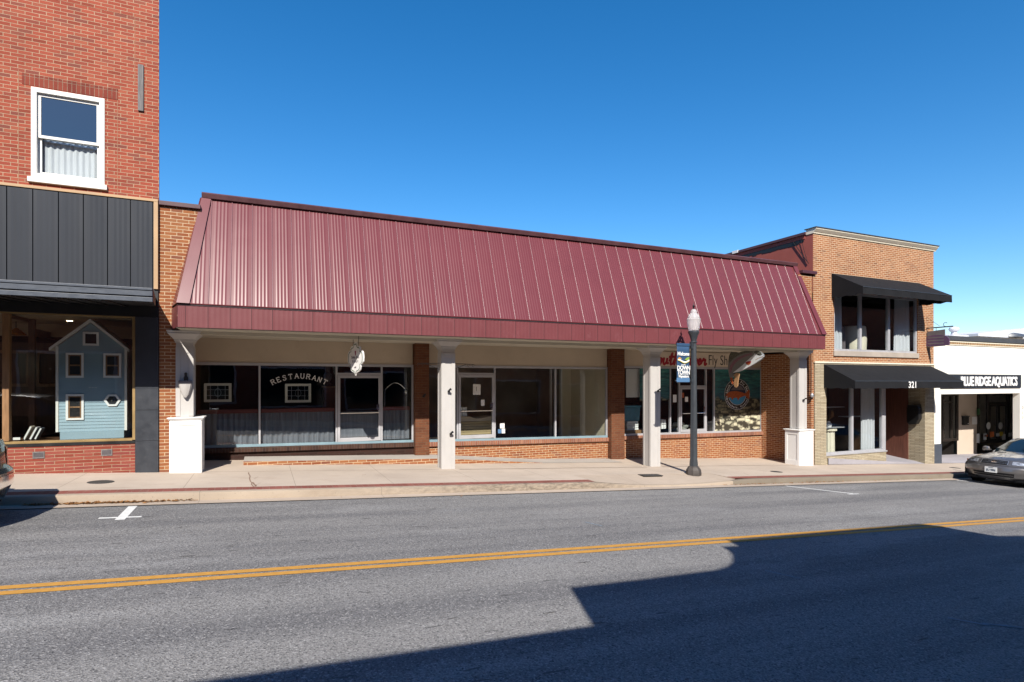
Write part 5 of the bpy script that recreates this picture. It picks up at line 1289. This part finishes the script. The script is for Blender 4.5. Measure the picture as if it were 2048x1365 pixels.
for a, b, c, d in ((30.25, 30.90, -2.74, -.61), (32.68, 33.04, -2.74, -.61), (31.02, 32.56, -.93, -.61)): pane(a, b, c, d, 1.98, g_)
leafdoor(g_, 31.03, 31.78, -2.76, -1.04); leafdoor(g_, 31.80, 32.55, -2.76, -1.04)
sg = thing('shop_sign', 'long charcoal signboard with white letters Blue Ridge Aquatics', 'sign', (26.5, -.04, 0))
MB().box(23.78, 29.31, -.045, -.002, -.235, .31).build('board', 'navy_panel', sg, bevel=.004)
mb = MB(); put_text(mb, text('BLUE RIDGE AQUATICS', .50, .016, 0, .015, 'RIGHT', .93, .80), 28.95, -.065, -.13); mb.build('lettering', 'white', sg)
mb = MB()
for i, c in enumerate('317'): put_text(mb, text(c, .17, .004, 0, .004), 29.52, -.006, -1.13-.22*i)
mb.build('house_number', 'grey_board', WB)
mx_ = thing('mailbox', 'black wall mailbox on beige entry wall of white shop', 'mailbox', (29.12, 1.9, -1.7))
MB().box(28.95, 29.29, 1.87, 1.995, -1.93, -1.56).build('box', 'black', mx_, bevel=.01); MB().box(28.93, 29.31, 1.85, 1.996, -1.558, -1.52).build('lid', 'black_iron', mx_); MB().box(29.17, 29.25, 1.866, 1.869, -1.88, -1.85).build('plate', 'paper', mx_)
notice(1944, 834, 1954, 849, 1.99, 'white paper on beige entry wall right of the black mailbox', group='papers at the white shop entry')
YD = 1.925
for (a, b, c, d, m_, lab) in ((1967, 868, 1973, 880, 'paper', 'white flyer low on left entry door of white shop'), (1968, 870, 1976, 874, 'rust', 'small red flyer low on left entry door of white shop'), (1980, 864, 1988, 874, 'orange_paper', 'bright orange flyer on left entry door of white shop'),
                           (1992, 867, 1999, 873, 'paper', 'pale flyer left of the yellow one on right entry door'), (1999, 864, 2006, 872, 'yellow_paper', 'bright yellow flyer on right entry door of white shop'), (2004, 869, 2011, 880, 'paper', 'large white flyer low on right entry door of white shop'),
                           (2017, 866, 2027, 873, 'paper', 'white flyer on sidelight right of the entry doors'), (1953, 868, 1959, 886, 'paper', 'tall white flyer on sidelight left of the entry doors'), (1954, 818, 1960, 830, 'dark_green', 'green sticker on sidelight left of the entry doors')):
    notice(a, b, c, d, YD, lab, m_, 'flyer', 'flyer', 'papers at the white shop entry')
for px, lab in ((1977, 'round white decal on left entry door of white shop'), (2001, 'round white decal on right entry door of white shop')):
    x, z = at(px, 852, YD); mb = MB(); mb.prism([(x+.17*math.cos(R(k*20)), z+.17*math.sin(R(k*20))) for k in range(18)], 'xz', YD-.003, YD); tag(mb.build('round_decal', 'paper'), lab, 'decal', 'papers at the white shop entry')

# ================================================================== BEHIND
rv = thing('roof_vent', 'white rooftop turbine vent above the white shop roofline', 'vent', (29., 4.5, 1.6))
vx, vz = at(1908, 672, 4.5)
MB().lathe(vx, 4.5, [(.28, vz-.5), (.28, vz+.02), (.14, vz+.06), (.12, vz+.2), (.2, vz+.24), (.24, vz+.33), (.2, vz+.43), (.05, vz+.47)], 16).build('cap', 'white_roof', rv, smooth=True)
MB().lathe(vx, 4.5, [(.6, vz-.6), (.6, vz-.01), (.55, vz)], 16).build('base', 'white_roof', rv)
fb = thing('far_building', 'distant low white roofed building beyond the white shop', 'building', (75, 22, -4))
fx0, fz = at(1958, 671, 20)
mb = MB(); mb.box(fx0, fx0+60, 20, 45, -8, fz-.1); mb.build('wall', 'stucco_white', fb)
mb = MB(); mb.prism([(fx0-.5, fz-.1), (fx0+60, fz-.1), (fx0+60, fz+2.2), (fx0+8, fz+1.0), (fx0-.5, fz+.15)], 'xz', 19.8, 45.2); mb.build('roof', 'white_roof', fb)
x0, z0 = at(2022, 668, 19.5); MB().lathe(x0+1.5, 21, [(1.9, fz), (1.8, z0), (1.1, z0+.22), (.3, z0+.3)], 20).build('roof_dome', 'navy_trim', fb, smooth=True)

# shops behind the viewer: their parapet line is the shadow on the road
ob = thing('opposite_shops', 'brick shops across the street whose parapet shadow darkens the road', 'building', (3, -14.2, walk(3)))
outl = [(-60, -6), (60, -6), (60, 2.0), (14, 2.05), (11.5, 2.25), (10.26, 2.53), (9.53, 2.69), (9.27, 3.05), (9.08, 3.36), (8.77, 3.57), (5.85, 3.68), (4.11, 3.75), (4.13, 3.50), (3.83, 3.53), (3.84, 3.36), (3.76, 3.2), (3.6, 3.02), (3.42, 2.91), (3.17, 2.86), (2.1, 2.88), (1.12, 2.92), (1.12, 2.13), (-60, 2.13+3.1)]
mb = MB(); mb.prism(outl, 'xz', -14.45, -14.0); mb.build('parapet_wall', 'red_brick', ob)
mb = MB(); mb.quad((-60, -14.45, -6), (-60, -24, -6), (-60, -24, 2), (-60, -14.45, 2)); mb.quad((-60, -24, -6), (60, -24, -6), (60, -24, 1.8), (-60, -24, 1.8)); mb.quad((-60, -14.44, 1.9), (60, -14.44, 1.9), (60, -24, 1.8), (-60, -24, 1.8)); mb.build('rear_wall', 'red_brick', ob)
MB().box(-60, 170, -30, -19.5, -6, 6.2).build('upper_storey', 'red_brick', ob); MB().box(-60, 170, -60, -30.01, -6, 14.8).build('rear_block', 'red_brick', ob)  # unseen blocks added to cut sky fill and sky reflections in the windows
for k in range(9):
    x = -17+k*4.2
    mb = MB(); mb.box(x, x+3.2, -13.995, -13.95, walk(x)+.6, walk(x)+2.7); w_ = mb.build('shop_window', 'alu', ob); MB().box(x+.08, x+3.12, -13.949, -13.94, walk(x)+.7, walk(x)+2.6).build('pane', 'car_glass', w_)

# ================================================================== STREET LAMP AND BANNER
LX, LY = 10.44, -1.5
sl = thing('street_lamp', 'dark cast iron street lamp with clear ribbed globe on pavement', 'street lamp', (LX, LY, walk(LX)))
zb = walk(LX)
mb = MB(); mb.lathe(LX, LY, [(.20, zb-.02), (.20, zb+.05), (.19, zb+.12), (.15, zb+.19), (.11, zb+.22)], 8); base = mb.build('base', paint('worn_iron', (.075, .062, .055), rough=.7, var=.3, vs=8), sl, bevel=.006)
mb = MB(); mb.lathe(LX, LY, [(.10, zb+.215), (.10, zb+.30), (.088, zb+.40), (.088, zb+.6), (.066, 1.04)], 16, 1, 1, 8, .06); mb.build('shaft', 'lamp_iron', sl, smooth=True)
mb = MB(); mb.lathe(LX, LY, [(.066, 1.041), (.095, 1.05), (.095, 1.075), (.072, 1.085), (.075, 1.12), (.11, 1.24), (.135, 1.29), (.14, 1.305), (.145, 1.31), (.145, 1.345), (.12, 1.36)], 24); mb.build('capital', 'lamp_iron', sl, smooth=True)
GZ = 1.362
M['globe'] = None
m, nt, b = newmat('globe'); b.inputs['Base Color'].default_value = (.80, .80, .79, 1); b.inputs['Roughness'].default_value = .18; b.inputs['Transmission Weight'].default_value = .60; b.inputs['IOR'].default_value = 1.25
nzz = noise(nt, pos(nt, (1, 1, 1.2)), 30., 2.); bump(nt, b, nzz, .4, .02); M['globe'] = m
mb = MB(); mb.lathe(LX, LY, [(.12, GZ), (.135, GZ+.02), (.155, GZ+.15), (.172, GZ+.27), (.178, GZ+.305), (.165, GZ+.325), (.15, GZ+.335), (.155, GZ+.35), (.12, GZ+.42), (.09, GZ+.46), (.082, GZ+.47), (.085, GZ+.485), (.07, GZ+.54), (.04, GZ+.57)], 36, 1, 1, 18, .022); mb.build('globe', 'globe', sl, smooth=True)
mb = MB(); mb.lathe(LX, LY, [(.04, GZ+.572), (.03, GZ+.58), (.012, GZ+.6), (.03, GZ+.635), (.032, GZ+.655), (.012, GZ+.685), (.006, GZ+.73), (.001, GZ+.755)], 14); mb.build('finial', 'black', sl, smooth=True)
bx0, bx1 = 9.875, 10.285
zt_, zb_ = .975, .045
mb = MB(); mb.tube([(LX-.05, LY, zt_), (bx0-.02, LY, zt_)], .016, 8); mb.tube([(LX-.05, LY, zb_-.0), (bx0-.05, LY, zb_)], .013, 8); mb.box(LX-.105, LX-.05, LY-.04, LY+.04, zt_-.09, zt_+.09); mb.box(LX-.10, LX-.05, LY-.035, LY+.035, zb_-.05, zb_+.05)
mb.build('banner_arm', 'lamp_iron', sl)
bn = thing('banner', 'blue street banner Welcome Downtown Waynesboro hung on the lamp post', 'banner', (10.08, LY, .5))
mb = MB(); n = 10; vs = []
for j in range(7):
    for i in range(n+1):
        t = i/n; zz = zb_-.015+(zt_+.03-zb_)*j/6
        vs.append((bx0+(bx1-bx0)*t, LY-.012+.010*math.sin(t*3.1)*math.sin(j/6*3.1), zz))
mb.add(vs, [(j*(n+1)+i, j*(n+1)+i+1, (j+1)*(n+1)+i+1, (j+1)*(n+1)+i) for j in range(6) for i in range(n)])
bcl = mb.build('cloth', 'navy_cloth', bn, smooth=True)
sol = bcl.modifiers.new('thick', 'SOLIDIFY'); sol.thickness = .004
yb = LY-.022
mb = MB(); mb.box(bx0-.005, bx1+.005, yb-.004, yb+.03, zb_-.045, zb_+.075); mb.box(bx0-.02, bx0, yb, yb+.02, zb_-.02, zb_+.02); mb.build('lower_hem', 'blue_cloth', bn, bevel=.01)
mb = MB(); mb.box(bx0-.005, bx1+.005, yb-.004, yb+.03, zt_-.03, zt_+.045); mb.build('upper_hem', 'navy_cloth', bn, bevel=.012)
bc = (bx0+bx1)/2
yt = yb-.006
mb = MB(); put_text(mb, text('Welcome', .135, .004, .35, .001, xs=.74), bc-.02, yt, .70)
vs, fs = text('to the', .055, .001, .3, .001); mb.add([(bc-.01+v[0], yt-v[2], .445+v[1]) for v in vs], fs)
put_text(mb, text('DOWN', .155, .004, 0, .001, space=.86, xs=.88), bc+.005, yt, .325); put_text(mb, text('TOWN', .155, .004, 0, .001, space=.86, xs=.88), bc+.005, yt, .205)
put_text(mb, text('Waynesboro', .085, .003, 0, .001, space=.95, xs=.80), bc+.005, yt, .125)
mb.box(bx0+.05, bx1-.03, yt-.001, yt+.001, .187, .195); mb.build('lettering', 'white', bn)
def wave(f0, f1, n=16): return [(bx0+.015+(bx1-bx0-.03)*i/n, f0(i/n)) for i in range(n+1)]+[(bx0+.015+(bx1-bx0-.03)*i/n, f1(i/n)) for i in range(n, -1, -1)]
sw = lambda t: .565+.035*math.cos(t*5.2)
MB().prism(wave(lambda t: sw(t)-.018, lambda t: sw(t)+.018), 'xz', yt-.003, yt).build('white_swoosh', 'white', bn)
MB().prism(wave(lambda t: sw(t)-.032, lambda t: sw(t)-.02), 'xz', yt-.003, yt).build('gold_swoosh', 'yellow_paper', bn)
MB().prism([(bx0+.012, .60), (bx0+.05, .655), (bx0+.10, .645), (bx0+.15, .60), (bx0+.10, .605)], 'xz', yt-.005, yt-.0035).build('orange_hill', 'orange', bn)
MB().prism([(bx1-.17, .585), (bx1-.12, .635), (bx1-.04, .665), (bx1-.015, .645), (bx1-.03, .60), (bx1-.09, .572)], 'xz', yt-.005, yt-.0035).build('green_hill', 'green', bn)

# ================================================================== CARS
def sedan(name, label, paint_mat, rear_x, y_mid):
    ang = math.atan(SLOPE)
    k_ = 1.07 if rear_x < 0 else 1.
    root = thing(name, label, 'car', (rear_x-2.42, y_mid, street(rear_x-2.42)), 'sedans parked along the far kerb')
    root.rotation_euler = (0, -ang, math.pi)
    root.rotation_euler = (Matrix.Rotation(ang, 4, 'Y') @ Matrix.Rotation(math.pi, 4, 'Z')).to_euler()
    pr = [(2.22, .19, .70), (2.35, .27, .79), (2.40, .44, .85), (2.38, .55, .87), (2.33, .60, .87), (2.30, .625, .86), (2.18, .77, .83), (1.95, .845, .80), (1.4, .925, .79), (.92, .975, .77),
          (.10, 1.37, .57), (-.1, 1.41, .565), (-.6, 1.425, .565), (-1.05, 1.385, .56), (-1.68, 1.06, .68), (-2.0, 1.045, .74), (-2.27, 1.02, .76), (-2.33, .92, .80), (-2.36, .68, .85), (-2.42, .62, .86), (-2.43, .45, .86), (-2.37, .28, .80), (-2.25, .19, .7)]
    root.scale = (k_, k_, k_)
    def P(fi, u):
        i = min(int(fi), len(pr)-2); t = fi-i
        x, z, w = [pr[i][k]*(1-t)+pr[i+1][k]*t for k in range(3)]
        a = abs(u)
        if fi < 8.5: x -= (.34*a**2.6)*max(0, min(1, (8.5-fi)/3.5))
        if fi > 14.5: x += (.22*a**2.8)*max(0, min(1, (fi-14.5)/3))
        if 9 <= fi <= 10: x -= .16*a**2*(1-.4*(fi-9))
        if 13 <= fi <= 14: x += .12*a**2
        if 5.5 <= fi <= 9: z -= .085*a**3+ .0
        if 5.5 <= fi <= 9: z += .018*math.exp(-((a-.62)/.12)**2)
        if 10 <= fi <= 13: z -= .05*a**3
        if 14 < fi <= 17: z -= .05*a**3
        return Vector((x, u*w, z))
    def patch(mb, f0, f1, u0, u1, nf, nu, off=0.):
        vs = []
        for i in range(nf+1):
            for j in range(nu+1):
                f, u = f0+(f1-f0)*i/nf, u0+(u1-u0)*j/nu
                p = P(f, u)
                if off:
                    e = .02; n = (P(min(f+e, len(pr)-1.001), u)-P(max(f-e, 0), u)).cross(P(f, u+e)-P(f, u-e))
                    n.normalize()
                    if n.dot(p-Vector((p.x*.3, 0, .5))) < 0: n = -n
                    p = p+n*off
                vs.append(tuple(p))
        mb.add(vs, [(i*(nu+1)+j, i*(nu+1)+j+1, (i+1)*(nu+1)+j+1, (i+1)*(nu+1)+j) for i in range(nf) for j in range(nu)])
        return mb
    b = MB()
    patch(b, 0, 9, -1, 1, 36, 24); patch(b, 10, 13, -1, 1, 9, 16); patch(b, 14, 22, -1, 1, 32, 24)
    for s in (-1, 1):      # flanks
        tops = [P(f, s) for f in (3, 4, 5, 6, 7, 8, 9)]+[Vector((.4, s*.85, .965)), Vector((-.3, s*.86, .965)), Vector((-1.0, s*.86, .975))]+[P(f, s) for f in (14, 15, 16, 17, 18, 19)]
        rows = [tops]
        for zf, wv in ((.80, .86), (.62, .89), (.42, .885), (.22, .84)):
            rows.append([Vector((t.x, s*max(abs(t.y), (wv if -2.0 < t.x < 1.9 else abs(t.y)+.0)), min(t.z-.01*(1+rows.__len__()), .22+(t.z-.22)*(zf-.22)/.74))) for t in tops])
        n = len(tops); vs = [tuple(p) for r in rows for p in r]
        b.add(vs, [(r*n+k, r*n+k+1, (r+1)*n+k+1, (r+1)*n+k) for r in range(len(rows)-1) for k in range(n-1)])
        # pillars
        b.tube([tuple(P(9, s*.98)), tuple(P(10, s*.97))], .035, 6); b.tube([tuple(P(14, s*.98)), tuple(P(13, s*.97))], .05, 6)
        b.tube([(-.45, s*.845, .97), (-.5, s*.575, 1.37)], .03, 6)
        belt = [P(9, s), Vector((.4, s*.85, .965)), Vector((-.3, s*.86, .965)), Vector((-1.0, s*.86, .975)), P(14, s)]
    bo = b.build('body', paint_mat, root, smooth=True, local=True)
    g = MB(); patch(g, 9, 10, -.97, .97, 6, 16); g.build('windshield', 'car_glass', root, smooth=True, local=True)
    g = MB(); patch(g, 13, 14, -.97, .97, 6, 16); g.build('rear_window', 'car_glass', root, smooth=True, local=True)
    for s in (-1, 1):
        lo = [P(9, s), Vector((.4, s*.85, .967)), Vector((-.3, s*.86, .967)), Vector((-1.0, s*.86, .977)), P(14, s)]
        hi = [P(10, s), P(10.6, s), P(11.4, s), P(12.6, s), P(13, s)]
        g = MB(); g.add([tuple(p) for p in lo+hi], [(k, k+1, 6+k, 5+k) for k in range(4)]); g.build('side_window', 'car_glass', root, local=True)
    u_ = MB(); u_.box(-2.2, 2.15, -.72, .72, .16, .24); u_.build('underbody', 'trim_black', root, local=True)
    # front
    for s in (-1, 1):
        h = MB(); patch(h, 5.12, 5.82, s*.50, s*.93, 5, 12, .012); h.build('headlight', 'lens', root, smooth=True, local=True)
        h = MB(); patch(h, 5.14, 5.80, s*.935, s*1.0, 4, 3, .013); h.build('turn_signal', 'amber', root, smooth=True, local=True)
        h = MB(); patch(h, 16.9, 17.95, s*.52, s*.99, 5, 8, .012); h.build('tail_light', 'tail_red', root, smooth=True, local=True)
        m_ = MB(); m_.lathe(0, 0, [(.02, -.07), (.09, -.05), (.10, 0), (.08, .06), (.02, .075)], 14, .55, 1.1); m_.v = [(v[0]+.72, v[1]+s*.97, v[2]+1.0) for v in m_.v]; m_.box(.68, .76, s*.84 if s > 0 else s*.92, s*.92 if s > 0 else s*.84, .96, .99); m_.build('mirror', paint_mat, root, smooth=True, local=True)
        for wx in (1.42, -1.38):
            t = MB(); t.lathe(0, 0, [(.2, -.10), (.30, -.10), (.318, -.07), (.318, .07), (.30, .10), (.2, .10)], 28); t.v = [(v[0]+wx, v[2]+s*.79, v[1]+.315) for v in t.v]; w = t.build('wheel', 'tyre', root, smooth=True, local=True)
            t = MB(); t.lathe(0, 0, [(.2, -.02), (.205, .0), (.19, .03), (.05, .045), (.04, .06)], 20); t.v = [(v[0]+wx, s*(v[2]+.84), v[1]+.315) for v in t.v]; t.build('rim', 'steel', w, smooth=True, local=True)
            t = MB(); t.lathe(0, 0, [(.36, -.02), (.36, .0), (.30, .002)], 28); t.v = [(v[0]+wx, s*(v[2]+.887), v[1]+.335) for v in t.v]; t.build('wheel_arch', 'trim_black', w, local=True)
    h = MB(); patch(h, 5.08, 5.85, -.38, .38, 4, 12, .006); gr = h.build('grille', 'trim_black', root, smooth=True, local=True)
    h = MB()
    for f in (5.3, 5.6): patch(h, f, f+.035, -.37, .37, 1, 12, .012)
    patch(h, 5.84, 5.90, -.38, .38, 1, 12, .014)
    patch(h, 5.05, 5.9, -.40, -.38, 3, 1, .014); patch(h, 5.05, 5.9, .38, .40, 3, 1, .014); h.build('grille_bar', 'steel', gr, local=True)
    h = MB(); pc = P(5.5, 0); h.lathe(0, 0, [(.055, 0), (.055, .008), (.03, .012)], 20, 1.25, .8); h.v = [(pc.x+.012+v[2], v[0], pc.z+v[1]*.8) for v in h.v]; h.build('emblem', 'chrome', gr, smooth=True, local=True)
    h = MB(); patch(h, 1.1, 1.75, -.62, .62, 3, 14, .006); ik = h.build('lower_intake', 'trim_black', root, smooth=True, local=True)
    h = MB(); patch(h, 1.38, 1.46, -.60, .60, 1, 14, .014); h.build('intake_bar', paint_mat, ik, local=True)
    h = MB(); patch(h, 3.9, 4.1, -.98, .98, 1, 20, .003); h.build('bumper_seam', 'trim_black', root, local=True)
    pf = P(2.2, 0); h = MB(); h.box(pf.x+.012, pf.x+.022, -.155, .155, .385, .545); pl = h.build('licence_plate', 'paper', root, local=True)
    t = MB(); vs, fs = text('JSU 9896', .085, .002, 0, .001, xs=.75); t.add([(pf.x+.024, v[0], .425+v[1]) for v in vs], fs); vs, fs = text('VIRGINIA', .03, .001, 0, .001); t.add([(pf.x+.024, v[0], .515+v[1]) for v in vs], fs); t.build('lettering', 'navy_cloth', pl, local=True)
    h = MB(); patch(h, 19.2, 20.0, -.9, .9, 2, 16, .006); h.build('rear_strip', 'chrome', root, local=True)
    h = MB()
    for s in (.45, -.3): h.tube([(1.0, s, .985), (.78, s-.42, 1.075)], .012, 5)
    h.build('wiper', 'trim_black', root, local=True)
    return root
sedan('parked_car', 'grey sedan parked facing left at the right kerb before white shop', 'car_grey', 20.0+4.58, -3.62)
sedan('parked_car', 'black sedan parked at left edge with only its rear showing', 'car_dark', -3.375, -3.66)

# ------------------------------------------------------------------ light, sky, camera
L = Vector((.315, 1., -.85)).normalized()
sd = bpy.data.lights.new('sun', 'SUN'); sd.energy = 4.6; sd.angle = R(.53); sd.color = (1, .94, .85)
so = bpy.data.objects.new('sun', sd); COL.objects.link(so); so.location = (-8, -30, 25)
so.rotation_euler = L.to_track_quat('-Z', 'Y').to_euler()
W = bpy.data.worlds.new('World'); scene.world = W; W.use_nodes = True
nt = W.node_tree; nt.nodes.clear()
sky = N(nt, 'ShaderNodeTexSky', sky_type='NISHITA'); sky.sun_disc = False
sky.sun_elevation = math.asin(-L.z); sky.sun_rotation = math.atan2(-L.x, -L.y)
sky.altitude = 300; sky.air_density = 1.0; sky.dust_density = .3; sky.ozone_density = 3.0
hsv = N(nt, 'ShaderNodeHueSaturation'); hsv.inputs['Saturation'].default_value = 1.36
bg = N(nt, 'ShaderNodeBackground'); bg.inputs['Strength'].default_value = .098
wo = N(nt, 'ShaderNodeOutputWorld')
nt.links.new(sky.outputs[0], hsv.inputs['Color']); nt.links.new(hsv.outputs[0], bg.inputs['Color']); nt.links.new(bg.outputs[0], wo.inputs[0])

cd = bpy.data.cameras.new('camera'); cam = bpy.data.objects.new('camera', cd); COL.objects.link(cam)
cam.location = (0, -D, 0); cam.rotation_euler = (R(90), 0, -math.atan2(CA, SA))
cd.sensor_width = 36; cd.lens = 36*F/2048; cd.shift_y = (HY-682.5)/2048; cd.clip_start = .05; cd.clip_end = 2000
scene.camera = cam
scene.view_settings.view_transform = 'Standard'; scene.view_settings.look = 'None'
scene.view_settings.exposure = .86; scene.view_settings.gamma = 1.
scene.cycles.max_bounces = 8; scene.cycles.transparent_max_bounces = 16
scene.render.film_transparent = False
